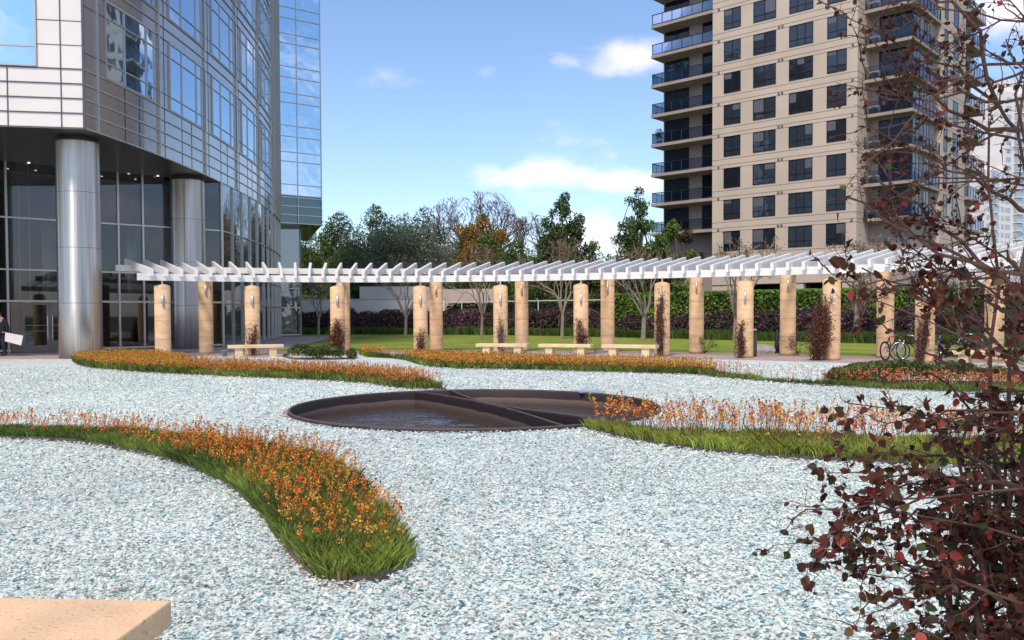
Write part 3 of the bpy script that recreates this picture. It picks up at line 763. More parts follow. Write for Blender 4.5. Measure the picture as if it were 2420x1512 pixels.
def hbar(m, s0, s1, z, off, w, h, step=1.0):
    """thin profile along the arc: front, top, bottom"""
    n = max(1,int((s1-s0)/step)); ss = [s0+(s1-s0)*i/n for i in range(n+1)]
    return m.sheet([[ap(s,off,z-h/2) for s in ss],[ap(s,off+w,z-h/2) for s in ss],[ap(s,off+w,z+h/2) for s in ss],[ap(s,off,z+h/2) for s in ss]])
def vbar(m, s, z0, z1, off, w, h):
    return m.sheet([[ap(s-h/2,off,z0),ap(s-h/2,off+w,z0),ap(s+h/2,off+w,z0),ap(s+h/2,off,z0)],[ap(s-h/2,off,z1),ap(s-h/2,off+w,z1),ap(s+h/2,off+w,z1),ap(s+h/2,off,z1)]])
FH = 3.95; Z0 = 10.55; NF = 6; TOP = Z0+NF*FH+.95
m = MB(); strip(m,0,LS,SZ,TOP,0); m.build('curved_wall','clad',ob)
mm = MB(); md = MB()
lines = [SZ+.03, SZ+.56, SZ+1.09, SZ+1.62]
for k in range(NF): z=Z0+k*FH; lines += [z, z+2.98, z+3.45]
for z in lines: hbar(mm,0,LS,z,.0,.05,.045)
for k in range(NF):
    z=Z0+k*FH
    for zz in (z+.62, z+2.32): hbar(md,0,LS,zz,.0,.012,.03)
mod = 5.15; s_first = 1.35
bays = []
s = s_first
while s+3.5 < LS: bays.append((s, s+3.65)); s += mod
for i,(a,b) in enumerate(bays):
    vbar(mm, b+.42, SZ, TOP, 0, .09, .09)
    vbar(md, b+1.0, SZ, TOP, 0, .012, .03)
    for q in (1.3,2.4): vbar(md, a+q, SZ, Z0, 0,.012,.03)
vbar(mm,.75,SZ,TOP,0,.10,.10)
mm.build('mullions','mull',ob); md.build('panel_joints','mulldark',ob)
for k in range(NF):
    z = Z0+k*FH
    for a,b in bays:
        w = MB(); strip(w,a,b,z+.03,z+2.95,.03); w.box(ap((a+b)/2,-.1,z+1.5),(.01,0,0),(0,.01,0),(0,0,.01)); wo = w.build('window','glassblue',ob)
        f = MB()
        for q in (a,a+1.25,a+2.95,b): vbar(f,q,z+.03,z+2.95,.0,.075,.05)
        for zz in (z+.05,z+.62,z+2.32,z+2.93): hbar(f,a,b,zz,.0,.07,.04)
        fo = f.build('window_frame','mull',wo)
# end strip with dark vertical louvres where the arc meets the second tower
ve = MB()
for i in range(12): vbar(ve, LS-5.0+i*.42, SZ, TOP, 0, .16, .05)
ve.build('vertical_fins','mull',ob)
w = MB(); strip(w,LS-5.2,LS-.1,Z0-.5,TOP-1,.022); w.build('dark_glazing','glassband',ob)
# front face, bright reflection put into its pale colour
wd = Vector((-.985,-.17,0)); wn = Vector((.17,-.985,0)); c0 = arc[0].copy(); WL = 12.0
def wp(s, off, z): q = c0+wd*s+wn*off; return Vector((q.x,q.y,z))
MB().poly([wp(0,0,SZ),wp(WL,0,SZ),wp(WL,0,TOP),wp(0,0,TOP)]).build('front_wall','cladreflect',ob)
fm = MB()
def wbar(m,s0,s1,z0,z1,off,w): 
    a=wp(s0,off,0); return m.box(wp((s0+s1)/2,off+w/2,(z0+z1)/2), wd*((s1-s0)/2), wn*(w/2), (0,0,(z1-z0)/2))
for z in lines: wbar(fm,0.002,WL,z-.018,z+.018,.002,.03)
for k in range(NF):
    for q in (.85,1.72): wbar(fm,0.002,1.55,Z0+k*FH+q-.012,Z0+k*FH+q+.012,.002,.01)
for s_ in (.76,2.55,4.9,7.2,9.6): wbar(fm,s_-.016,s_+.016,SZ,TOP,.003,.024)
wbar(fm,-.05,.03,SZ,TOP,-.02,.06)
fm.build('front_joints','mulldark',ob)
for k in range(NF):
    z=Z0+k*FH
    for a_,b_ in ((1.58,4.86),(7.24,9.5)):
        w=MB(); wbar(w,a_,b_,z+.06,z+2.92,.004,.03); wo=w.build('window','glassbox',ob)
        f=MB()
        for q in (a_,(a_+b_)/2,b_): wbar(f,q-.03,q+.03,z+.06,z+2.92,.035,.03)
        for zz in (z+.06,z+.75,z+2.92): wbar(f,a_,b_,zz-.03,zz+.03,.037,.03)
        f.build('window_frame','mull',wo)
# soffit
so = MB(); pts=[ap(LS*i/24,0,SZ) for i in range(25)]+[Vector((-40,63,SZ)),wp(WL+14,0,SZ),wp(0,0,SZ)]
so.poly(pts[::-1]); so.build('soffit','soffit',ob)
top = MB().poly([Vector((p.x,p.y,TOP)) for p in pts]); top.build('roof','soffit',ob)
dl = []
for (u,v) in [(50,441),(68,384),(84,402),(304,410),(373,415),(18,398),(320,423),(240,416),(150,420)]:
    q = P(u, v, SZ)
    if q.y > 31.5: 
        MB().lathe((q.x,q.y,SZ-.03),[(.05,.0),(.06,.029)],10).build('downlight','lamp',ob)
# steel columns
def column(u, vtop, dfront):
    c = P(u, HOR+1.6*F/dfront); d = Vector((c.x,c.y,0)).normalized(); c = c+d*.77; 
    o = MB(); r=.775
    prof=[(r,0),(r,2),(r,4),(r,6),(r,SZ-.2),(r,SZ-.15)]
    m2=MB().lathe((c.x,c.y,0),[(r-.09,SZ-.15),(r-.09,SZ-.002)],40,False).build('column_neck','dark',ob)
    m3=MB()
    for z in (2.1,4.2,6.3): m3.lathe((c.x,c.y,0),[(r+.002,z-.008),(r+.002,z+.008)],72,False)
    m3.build('column_seams','mulldark',ob)
    o.lathe((0,0,0),prof,72); q=o.build('steel_column','steel',ob,True); q.location=(c.x,c.y,0); q.data.polygons.foreach_set('use_smooth',[True]*len(q.data.polygons))
    return c
column(192,312,31.5); column(449,412,40.6)
# curved glass wall at ground level
gs = 0
for i in range(1000):
    if ap(LS*i/1000).y > 44.6: gs = LS*i/1000; break
w=MB(); strip(w,gs,LS,0.02,SZ-.02,.0,.8); cg=w.build('curved_glazing','glassblue',ob)
MT['groundglass']=glassmat('ground floor glass',(.20,.24,.28),.03,.75,.015); cg.data.materials[0]=MT['groundglass']
f=MB(); s=gs
while s<LS: vbar(f,s,0,SZ,-.02,.11,.06); s+=1.85
for z in (.06,2.2,3.67,5.95): hbar(f,gs,LS,z,-.02,.09,.07)
f.build('ground_mullions','mull',ob)
# lobby glass wall (see-through) with a dark interior
L0 = ap(gs); ld = Vector((-.745,-.667,0)); ln = Vector((.667,-.745,0)); LLn = 17.0
def lp(s,off,z): q=L0+ld*s+ln*off; return Vector((q.x,q.y,z))
MB().poly([lp(0,0,.05),lp(LLn,0,.05),lp(LLn,0,SZ-.01),lp(0,0,SZ-.01)]).build('lobby_glazing','lobbyglass',ob)
f=MB()
def lbar(m,s0,s1,z0,z1,off,w): return m.box(lp((s0+s1)/2,off+w/2,(z0+z1)/2), ld*((s1-s0)/2), ln*(w/2), (0,0,(z1-z0)/2))
for z,h in ((.10,.10),(2.28,.09),(3.67,.07),(5.95,.07)): lbar(f,0,LLn,z-h/2,z+h/2,-.03,.10)
def s_at(u):
    k=(u-U0)/F; return (L0.x-k*L0.y)/( .745 - k*.667) 
for u in (20,283,341,410): 
    s_=s_at(u); lbar(f,s_-.04,s_+.04,0.002,SZ-.003,-.032,.13)
lbar(f,-.04,.05,0.003,SZ-.004,-.034,.16)
for u in (52,76): s_=s_at(u); lbar(f,s_-.02,s_+.02,2.3,SZ-.003,-.2,.05)
f.build('lobby_mullions','mull',ob)
MT['doorframe']=mat('bronze door frame',(.20,.17,.15),.4,.6)
# entrance doors: two leaves with bars and pull handles
s1,s2,s3 = s_at(50), s_at(116), s_at(182)
for a,b,hs in ((s2+.0,s1,-1),(s3,s2-.0,1)):
    d=MB()
    lbar(d,a,a+.13,.005,2.22,.085,.05); lbar(d,b-.13,b,.005,2.22,.085,.05); lbar(d,a+.13,b-.13,.005,.30,.085,.05); lbar(d,a+.13,b-.13,2.12,2.22,.085,.05)
    do=d.build('door','doorframe',ob)
    h=MB(); hx = a+.10 if hs<0 else b-.10
    h.tube([lp(hx,.2,.55),lp(hx,.2,1.62)],.018,8)
    for z in (.95,1.2): h.tube([lp(a+.13,.16,z),lp(b-.13,.16,z)],.010,6)
    for z in (.7,1.5): h.tube([lp(hx,.2,z),lp(hx,.13,z)],.012,6)
    h.build('handle','silver',do)
sd=MB(); lbar(sd,s1,s1+.42,.006,2.2,.06,.05); sd.build('door_post','doorframe',ob)
# interior
it=MB(); 
it.poly([lp(0,-.2,.03),lp(LLn,-.2,.03),lp(LLn,-14,.03),lp(0,-14,.03)][::-1]); it.build('lobby_floor','lobbyfloor',ob)
bw=MB(); bw.poly([lp(0,-9,0),lp(LLn,-9,0),lp(LLn,-9,SZ),lp(0,-9,SZ)]); bw.poly([lp(0,-.1,0),lp(0,-9,0),lp(0,-9,SZ),lp(0,-.1,SZ)]); bw.build('lobby_wall','wood',ob)
cv=MB()
for s_,o_ in ((1.2,-3),(3.6,-2.4),(7.0,-4),(10,-3.2),(13,-5)): cv.lathe(lp(s_,o_,0),[(.45,.05),(.45,SZ)],24)
cv.build('lobby_columns','steel',ob,True)
cl=MB()
for i in range(16): cl.box(lp(LLn/2,-.8-i*.5,SZ-.35),ld*(LLn/2),ln*.02,(0,0,.05))
cl.build('ceiling_slats','mull',ob)
rd=MB(); rd.box(lp(2.5,-4,.55),ld*1.2,ln*.4,(0,0,.55)); rd.box(lp(9,-4.5,.55),ld*1.4,ln*.4,(0,0,.55)); rd.build('reception_desk','wood',ob)
rl = P(247,697,1.6) if False else lp(s_at(246),.14,2.0)
# ================================================================ second glass tower (blue box)
bt = empty('glass_tower',(-16,67,0)); tag(bt,'pale blue glass tower with an overhanging box behind the office building','building')
b0=Vector((-17.5,64.2,0)); b1=Vector((-14.47,66.4,0)); bd=(b1-b0).normalized(); bn=Vector((bd.y,-bd.x,0)); BL=(b1-b0).length; BTOP=36
def bp_(s,off,z): q=b0+bd*s+bn*off; return Vector((q.x,q.y,z))
def bbar(m,s0,s1,z0,z1,off,w): return m.box(bp_((s0+s1)/2,off+w/2,(z0+z1)/2), bd*((s1-s0)/2), bn*(w/2), (0,0,(z1-z0)/2))
back=Vector((-.30,.954,0))*14
m=MB(); 
q0,q1,q2,q3=bp_(0,0,0),bp_(BL,0,0),bp_(BL,0,0)+back,bp_(0,0,0)+back
def ring_(m,ps,z0,z1):
    n=len(ps)
    for i in range(n):
        a,b=ps[i],ps[(i+1)%n]; m.poly([(a.x,a.y,z0),(b.x,b.y,z0),(b.x,b.y,z1),(a.x,a.y,z1)])
    m.poly([(p.x,p.y,z1) for p in ps]); m.poly([(p.x,p.y,z0) for p in ps][::-1])
ring_(m,[q0,q1,q2,q3],8.45,BTOP); m.build('box_wall','glassband',bt)
k=0; z=10.55; fl=MB()
while z<BTOP-4:
    for zz0,zz1 in ((z,z+2.5),):
        for a,b in ((.02,BL*.49),(BL*.49,BL-.03)):
            w=MB(); bbar(w,a,b,z+.03,z+3.2,.003,.03); w.build('window','glassbox',bt)
    w=MB(); bbar(w,.02,BL-.03,z+3.23,z+4.33,.003,.028); w.build('spandrel','glassbox',bt)
    for q in (0,.8,2.5,3.2): bbar(fl,0,BL+.02,z+q-.03,z+q+.03,.034,.05)
    z+=4.35
for q in (8.48,9.1,9.75,10.4): bbar(fl,0,BL+.02,q-.035,q+.035,.002,.06)
for s_ in (BL*.49,BL-.02): bbar(fl,s_-.03,s_+.03,8.45,BTOP,.036,.045)
fl.build('mullions','mull',bt)
# recessed lower storeys under the box
r0,r1=b0+Vector((-.5,2.4,0)), None
g0=Vector((-19.5,66.2,0)); g1=Vector((-15.75,66.9,0)); g1=Pd(712,760,67.4); g1.z=0; g2=g1+Vector((-4,12,0)); g3=g0+Vector((-4,12,0))
m=MB(); ring_(m,[g0,g1,g2,g3],0,8.44); go=m.build('lower_glazing','groundglass',bt)
f=MB()
for z in (.1,2.2,3.67,5.95):
    f.bar(Vector((g0.x,g0.y-.03,z)),Vector((g1.x,g1.y-.03,z)),.09,.09)
for p in (g1,g0.lerp(g1,.5)): f.bar(Vector((p.x,p.y-.05,0)),Vector((p.x,p.y-.05,8.44)),.10,.10)
f.build('lower_mullions','mull',bt)

# ================================================================ beige apartment tower
tw = empty('apartment_tower',(30,76,0)); tag(tw,'beige apartment tower with dark windows and stacked balconies behind the pergola','building')
e1=Vector((-.7386,.6742,0)); e2=Vector((.6742,.7386,0)); on=-e2; Cc=Vector((29.0,73.2,0)); FHT=2.93; ZF=21.35; K0=-7; K1=5
def tp(t,off,z,org=Cc): q=org+e1*t+on*off; return Vector((q.x,q.y,z))
def tu(u,off=0): 
    k=(u-U0)/F; o=Cc+on*off; return (o.x-k*o.y)/(-e1.x+k*e1.y)
def tbar(m,t0,t1,z0,z1,off,w): return m.box(tp((t0+t1)/2,off+w/2,(z0+z1)/2), e1*((t1-t0)/2), on*(w/2), (0,0,(z1-z0)/2))
tL=tu(1682.5); tTip=tu(1538); tW=tu(1568,-1.6)
TT=ZF+FHT*(K1+1); TB=4.3
mw=MB(); ps=[tp(0,0,0),tp(tL,0,0),tp(tL,-9,0),tp(0,-9,0)]; ring_(mw,ps,TB,TT); mw.build('main_wall','concrete',tw)
# ground floor: piers and dark recess
gp=MB()
for a,b in ((0,1.2),(4.6,6.2),(10.6,tL)): tbar(MB(),a,b,0,TB-.003,-.6,.55).build('pier','concrete',tw)
rcs=MB(); ring_(rcs,[tp(-6,-3,0),tp(tW,-3,0),tp(tW,-9,0),tp(-6,-9,0)],0,TB-.005); rcs.build('ground_floor','tglassdark',tw)
# block behind left balconies
lb=MB(); ring_(lb,[tp(tL-.01,-1.6,0),tp(tW,-1.6,0),tp(tW,-10,0),tp(tL-.01,-10,0)],2.5,TT); lb.build('left_wing_wall','twallshade',tw)
jn=MB()
for k in range(K0+1,K1+1):
    z=ZF+k*FHT
    for q in (-.02,-.34,.52): tbar(jn,.0,tL,z+q-.018,z+q+.018,.001,.008)
    for q in (-.02,-.34,.52): jn.box(Vector(Cc+e2*.76+(-e1)*.004+Vector((0,0,z+q))), e2*.76, e1*.005, (0,0,.018))
jn.build('facade_joints','joint',tw)
vt=MB()
for k in range(K0+2,K1+1):
    z=ZF+k*FHT-.17
    for t_ in (tu(1697),tu(1838),tu(1846),tu(2011)): vt.box(tp(t_,.03,z),e1*.09,on*.03,(0,0,.09))
vt.build('vents','joint',tw)
cols=[(1709.5,1748.5,2),(1778,1831,2),(1862,1918,3),(1951,1997,2)]
rr=random.Random(4)
for k in range(K0+2,K1):
    z=ZF+k*FHT
    for ci,(ua,ub,npn) in enumerate(cols):
        a=tu(ub); b=tu(ua); z0=z+.76; z1=z+2.60
        r=rr.random(); dark = r<.25
        w=MB(); tbar(w,a+.05,b-.05,z0+.05,z1-.05,.003,.006); wo=w.build('window','tglassdark' if dark else 'tglass',tw)
        f=MB()
        # deep reveal frame standing 3 cm proud of glass
        for q0,q1,y0,y1 in ((a,a+.06,z0,z1),(b-.06,b,z0,z1),(a+.06,b-.06,z0,z0+.06),(a+.06,b-.06,z1-.06,z1)): tbar(f,q0,q1,y0,y1,.001,.05)
        tbar(f,a+.06,b-.06,z0+.50,z0+.55,.010,.03)
        nn=npn
        for i in range(1,nn): 
            qx=a+(b-a)*i/nn; tbar(f,qx-.03,qx+.03,z0+.06,z1-.06,.011,.033)
        f.build('window_frame','frame',wo)
        if rr.random()<.55:
            bl=MB(); hgt=rr.choice([.3,.5,.8,1.1]); i=rr.randrange(nn)
            tbar(bl,a+.08+(b-a)*i/nn,a+(b-a)*(i+1)/nn-.05,z1-.07-hgt,z1-.07,.0095,.004); MT['blindd']=MT.get('blindd') or mat('dim blind',(.10,.11,.13),.5,0,.1); bl.build('blind','blindd',wo)
# left balconies
for k in range(K0+3,K1+1):
    z=ZF+k*FHT
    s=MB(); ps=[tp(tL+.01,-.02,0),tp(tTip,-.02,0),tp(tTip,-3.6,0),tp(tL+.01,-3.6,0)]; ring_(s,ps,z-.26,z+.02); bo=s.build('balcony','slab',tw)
    g=MB(); g.poly([tp(tL+.02,-.12,z+.12),tp(tTip-.1,-.12,z+.12),tp(tTip-.1,-.12,z+1.02),tp(tL+.02,-.12,z+1.02)]); g.poly([tp(tTip-.1,-.12,z+.12),tp(tTip-.1,-3.5,z+.12),tp(tTip-.1,-3.5,z+1.02),tp(tTip-.1,-.12,z+1.02)]); g.build('glass_panel','railglass',bo)
    r=MB(); r.bar(tp(tL+.02,-.1,z+1.06),tp(tTip-.07,-.1,z+1.06),.07,.06); r.bar(tp(tTip-.09,-.1,z+1.06),tp(tTip-.09,-3.5,z+1.06),.07,.06)
    r.bar(tp(tL+.02,-.1,z+.12),tp(tTip-.07,-.1,z+.12),.05,.05)
    n=6
    for i in range(n+1): q=tp(tL+.05+(tTip-tL-.15)*i/n,-.1,0); r.bar((q.x,q.y,z),(q.x,q.y,z+1.04),.05,.05)
    for i in range(1,5): q=tp(tTip-.09,-.1-3.4*i/4,0); r.bar((q.x,q.y,z),(q.x,q.y,z+1.04),.04,.04)
    r.build('railing','frame',bo)
    if k<K1:
        for ua,ub in ((1572,1627),(1660,1684)):
            a=tu(ub,-1.6); b=tu(ua,-1.6); a=max(a,tL+.02)
            w=MB(); tbar(w,a,b,z+.06,z+2.45,-1.597,.01); wo=w.build('balcony_door','tglass' if rr.random()<.6 else 'tglassdark',tw)
            f=MB()
            nn=2 if b-a>1.5 else 1
            for i in range(nn+1): qx=a+(b-a)*i/nn; tbar(f,qx-.04,qx+.04,z+.05,z+2.47,-1.586,.03)
            tbar(f,a,b,z+2.42,z+2.50,-1.587,.028); f.build('door_frame','frame',wo)
# right corner balconies
Kc=Vector((32.95,71.67,0)); Ks=Vector((30.0,74.35,0)); RWo=Kc+e2*1.25+e1*.45      # room corner
SB=7.4
def kp(s,t,z): q=Kc+e2*s+e1*t; return Vector((q.x,q.y,z))
wallW=MB(); ring_(wallW,[kp(1.25,.45,0),kp(1.25,5.2,0),kp(9.0,5.2,0),kp(9.0,.45,0)],2.5,TT); wallW.build('corner_wall','twallshade',tw)
rw=MB(); ring_(rw,[kp(SB,-.0,0),kp(SB,2,0),kp(14.8,2,0),kp(14.8,-.0,0)],0,TT); ring_(rw,[kp(14.8,.9,0),kp(14.8,4,0),kp(20.0,4,0),kp(20.0,.9,0)],0,TT); rw.build('side_wall','concrete',tw)
jn=MB()
for k in range(K0+1,K1+1):
    z=ZF+k*FHT
    for q in (-.02,-.34): jn.box(kp((SB+14.8)/2,-.004,z+q), e2*((14.8-SB)/2), e1*.004,(0,0,.018))
jn.build('side_joints','joint',tw)
for k in range(K0+3,K1):
    z=ZF+k*FHT
    for (s0,s1) in ((8.3,9.2),(11.0,12.4)):
        w=MB(); w.box(kp((s0+s1)/2,-.008,z+1.55),e2*((s1-s0)/2),e1*.012,(0,0,.95)); wo=w.build('narrow_window','tglassdark',tw)
        f=MB()
        for q in (s0,s1): f.box(kp(q,-.012,z+1.55),e2*.04,e1*.03,(0,0,.98))
        f.box(kp((s0+s1)/2,-.013,z+2.5),e2*((s1-s0)/2-.045),e1*.03,(0,0,.03)); f.box(kp((s0+s1)/2,-.013,z+.6),e2*((s1-s0)/2-.045),e1*.03,(0,0,.03)); f.build('window_frame','frame',wo)
wl=3.97
for k in range(K0+3,K1+1):
    z=ZF+k*FHT
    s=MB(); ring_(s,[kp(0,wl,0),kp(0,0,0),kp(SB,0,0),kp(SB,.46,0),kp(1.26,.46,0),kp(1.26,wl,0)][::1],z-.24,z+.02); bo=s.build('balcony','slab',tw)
    g=MB(); g.poly([kp(.08,wl-.02,z+.1),kp(.08,.08,z+.1),kp(.08,.08,z+1.0),kp(.08,wl-.02,z+1.0)]); g.poly([kp(.08,.08,z+.1),kp(SB-.05,.08,z+.1),kp(SB-.05,.08,z+1.0),kp(.08,.08,z+1.0)]); g.build('glass_panel','railglass',bo)
    r=MB(); r.bar(kp(.06,wl,z+1.05),kp(.06,.03,z+1.05),.06,.05); r.bar(kp(.03,.06,z+1.05),kp(SB,.06,z+1.05),.06,.05)
    r.bar(kp(.06,wl,z+.1),kp(.06,.03,z+.1),.04,.04); r.bar(kp(.03,.06,z+.1),kp(SB,.06,z+.1),.04,.04)
    for i in range(4): q=kp(.06,wl*.98*i/3+.03,0); r.bar((q.x,q.y,z),(q.x,q.y,z+1.03),.04,.04)
    for i in range(1,9): q=kp(SB*i/8-.03,.06,0); r.bar((q.x,q.y,z),(q.x,q.y,z+1.03),.04,.04)
    r.build('railing','frame',bo)
    if k<K1:
        w=MB(); w.box(kp(1.245,.45+1.35,z+1.28),e1*1.33,e2*.008,(0,0,1.22)); wo=w.build('balcony_door','tglassdark' if rr.random()<.6 else 'tglass',tw)
        f=MB()
        for i in range(4): f.box(kp(1.235,.47+2.66*i/3,z+1.28),e1*.035,e2*.02,(0,0,1.24))
        f.box(kp(1.235,.45+1.35,z+2.5),e1*1.3,e2*.018,(0,0,.04)); f.box(kp(1.235,.45+1.35,z+.65),e1*1.3,e2*.016,(0,0,.025)); f.build('door_frame','frame',wo)
        for (s0,s1) in ((1.35,3.0),(4.2,5.6)):
            w=MB(); w.box(kp((s0+s1)/2,.44,z+1.28),e2*((s1-s0)/2),e1*.012,(0,0,1.2)); wo=w.build('balcony_door','tglass',tw)
            f=MB()
            for q in (s0,(s0+s1)/2,s1): f.box(kp(q,.43,z+1.28),e2*.035,e1*.025,(0,0,1.22))
            f.build('door_frame','frame',wo)
    # second stack
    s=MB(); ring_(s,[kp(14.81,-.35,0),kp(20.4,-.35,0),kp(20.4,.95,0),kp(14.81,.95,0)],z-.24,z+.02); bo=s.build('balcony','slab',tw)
    g=MB(); g.poly([kp(14.9,-.28,z+.1),kp(20.3,-.28,z+.1),kp(20.3,-.28,z+1.0),kp(14.9,-.28,z+1.0)]); g.poly([kp(14.9,-.28,z+.1),kp(14.9,.9,z+.1),kp(14.9,.9,z+1.0),kp(14.9,-.28,z+1.0)]); g.build('glass_panel','railglass',bo)
    r=MB(); r.bar(kp(14.85,-.3,z+1.05),kp(20.38,-.3,z+1.05),.06,.05); 
    for i in range(7): q=kp(14.88+5.4*i/6,-.3,0); r.bar((q.x,q.y,z),(q.x,q.y,z+1.03),.04,.04)
    r.build('railing','frame',bo)
    if k<K1:
        w=MB(); w.box(kp(17.2,.89,z+1.28),e2*1.3,e1*.012,(0,0,1.2)); w.build('balcony_door','tglassdark',tw)
# air conditioners on the corner balconies
cnt=0
for k in range(K0+3,K1-1):
    z=ZF+k*FHT+.022; c=kp(.55,3.3,0); o=empty('air_conditioner',(c.x,c.y,z))
    tag(o,'grey air conditioner behind the rail of the %s corner balcony counted up from the pergola'%ORD[cnt],'air conditioner','air conditioners on the corner balconies'); cnt+=1
    MB().box(Vector((c.x,c.y,z+.38)),e1*.42,e2*.16,(0,0,.36)).build('casing','greywall',o)
    g=MB(); g.torus(Vector((c.x,c.y,z+.38))-e2*.165,.26,.018,e1,(0,0,1),20,6)
    for i in range(5): g.box(Vector((c.x,c.y,z+.22+.08*i))-e2*.165,e1*.30,e2*.006,(0,0,.012))
    g.build('grille','dark',o)
# ================================================================ far towers, haze painted as a paler colour
def far_tower(u0,u1,vtop,Y,label,nwin,seedc):
    a=Pd(u0,vtop,Y); b=Pd(u1,vtop,Y+ (u1-u0)*.10); H=a.z; d=Vector((b.x-a.x,b.y-a.y,0)); L=d.length; d.normalize(); n=Vector((d.y,-d.x,0))
    o=empty('high_rise',(a.x,a.y,0)); tag(o,label,'building')
    A=Vector((a.x,a.y,0)); ps=[A,A+d*L,A+d*L-n*25,A-n*25]
    m=MB(); ring_(m,ps,0,H); m.box(A+d*(L*.4)-n*8+Vector((0,0,H+3)),d*(L*.25),n*5,(0,0,3)); m.build('wall','ftower',o)
    sl=MB(); gl=MB(); z=4; cntw=0
    while z<H-2:
        for i in range(nwin):
            s0=L*(i+.14)/nwin; s1=L*(i+.86)/nwin
            own = (i<3 and cntw<100); g_=MB() if own else gl
            if i%3==1: g_.box(A+d*((s0+s1)/2)+n*.6+Vector((0,0,z+1.4)),d*((s1-s0)/2),n*.7,(0,0,1.2))
            else: g_.box(A+d*((s0+s1)/2)+Vector((0,0,z+1.4)),d*((s1-s0)/2*.7),n*.12,(0,0,.8))
            if i%3==1: MB().box(A+d*((s0+s1)/2)+n*.9+Vector((0,0,z-.15)),d*((s1-s0)/2*1.1),n*1.0,(0,0,.22)).build('balcony','ftower',o)
            if own: g_.build('window','fglass',o); cntw+=1
        z+=3.2
    if gl.v: tag(gl.build('windows','fglass',o),kind='stuff')
far_tower(2374,2560,215,330,'tall pale high-rise far behind the red shrub',9,1)
far_tower(2330,2376,400,325,'lower stepped pale high-rise in front of the taller one, far off',4,2)

# ================================================================ walls, hedges and planting behind the lawn
def gpt(u,v,z=0): return P(u,v,z)
ww=empty('garden_wall',(-14,82,0)); tag(ww,'low off-white garden wall behind the purple shrubs','wall')
a=Pd(640,740,79.5); b=Pd(1050,740,78); 
def wallbox(a,b,th,z0,z1,name,matn,parent): return MB().bar((a.x,a.y,(z0+z1)/2),(b.x,b.y,(z0+z1)/2),th,z1-z0).build(name,matn,parent)
za=Pd(700,709,79.3).z; wallbox(a,Pd(1052,740,78),.3,0,za,'wall','whitewall',ww); wallbox(a,Pd(1052,740,78),.38,za+.002,za+.09,'coping','greywall',ww)
sh=empty('low_building',(-14,90,0)); tag(sh,'flat-roofed pale grey building behind the garden wall','building')
a=Pd(850,700,80.5); b=Pd(1045,700,80.5); zt=Pd(850,677,80.5).z
m=MB(); ring_(m,[Vector((a.x,a.y,0)),Vector((b.x,b.y,0)),Vector((b.x,b.y+4,0)),Vector((a.x,a.y+4,0))],0,zt); m.build('wall','greywall',sh)
a2=Pd(1046,700,80.2); b2=Pd(1165,700,79.6); zt2=Pd(1046,683,80.2).z
m=MB(); ring_(m,[Vector((a2.x,a2.y,0)),Vector((b2.x,b2.y,0)),Vector((b2.x,b2.y+4,0)),Vector((a2.x,a2.y+4,0))],0,zt2); m.box((b2.x-1.2,b2.y-.3,2.6),(.8,0,0),(0,.3,0),(0,0,.9)); m.build('beige_wing','beigewall',sh)

def strip_hedge(name,label,cat,path,width,zf,dens,size,cols,part,kind=None,aspect=.5,seed=1,mat_='leaf',parent=None,top_only=False,rough=.3):
    """leafy band along a path of (x,y,height) points"""
    pts=[];
    for (x0,y0,h0),(x1,y1,h1) in zip(path[:-1],path[1:]):
        L=math.hypot(x1-x0,y1-y0); n=int(L*width*dens); t=RNG.random(n); w=(RNG.random(n)-.5)*width; dx,dy=(x1-x0)/L,(y1-y0)/L
        x=x0+(x1-x0)*t-dy*w; y=y0+(y1-y0)*t+dx*w; h=h0+(h1-h0)*t
        edge=1-np.abs(w/width*2)**3*.35
        q=np.stack([x,y,x*0],1); lump=1+rough*noise3(q,1.3,seed)+rough*.5*noise3(q,4,seed+3)
        z=h*edge*lump*(1-(RNG.random(n)**2.2)); pts.append(np.stack([x,y,zf+z],1))
    p=np.concatenate(pts); c=cols(p)
    o=tris(part,leaves(p,size,aspect),mat_,parent,c); 
    return o
# path along the back edge of the lawn
e_r=P(2480,811); edge=[P(u,v) for u,v in ((640,789.5),(760,789.5),(1000,790),(1250,792),(1500,797),(1700,802),(1950,808),(2200,814),(2500,823))]
def offp(pts,d,h):
    out=[]
    for i,p in enumerate(pts):
        t=(pts[min(i+1,len(pts)-1)]-pts[max(i-1,0)]).normalized(); n=Vector((-t.y,t.x,0)); q=p+n*d; out.append((q.x,q.y,h if not callable(h) else h(q)))
    return out
# border grass
def lc(p): 
    t=np.clip(.5+.5*noise3(p,1.0,5),0,1); return mixc((.06,.12,.02),(.13,.20,.04),t)*(.6+.7*RNG.random((len(p),1)))
gp=[]; path=offp(edge,.9,.55)
gpts=[]
for (x0,y0,h0),(x1,y1,h1) in zip(path[:-1],path[1:]):
    L=math.hypot(x1-x0,y1-y0); n=int(L*2.2*42); t=RNG.random(n); w=(RNG.random(n)-.5)*2.2; dx,dy=(x1-x0)/L,(y1-y0)/L
    gpts.append(np.stack([x0+(x1-x0)*t-dy*w,y0+(y1-y0)*t+dx*w],1))
gpts=np.concatenate(gpts); tn=lc(np.concatenate([gpts,np.zeros((len(gpts),1))],1))
B,T=blades(gpts,np.full(len(gpts),.62)*(.8+.4*patch(gpts,.8,9)),.035,.5,8,.35,tn,z=-.02)
tag(tris('border_grass',B,'leaf',None,T),'strip of dark green border grass between lawn and purple shrubs','grass',kind='stuff')
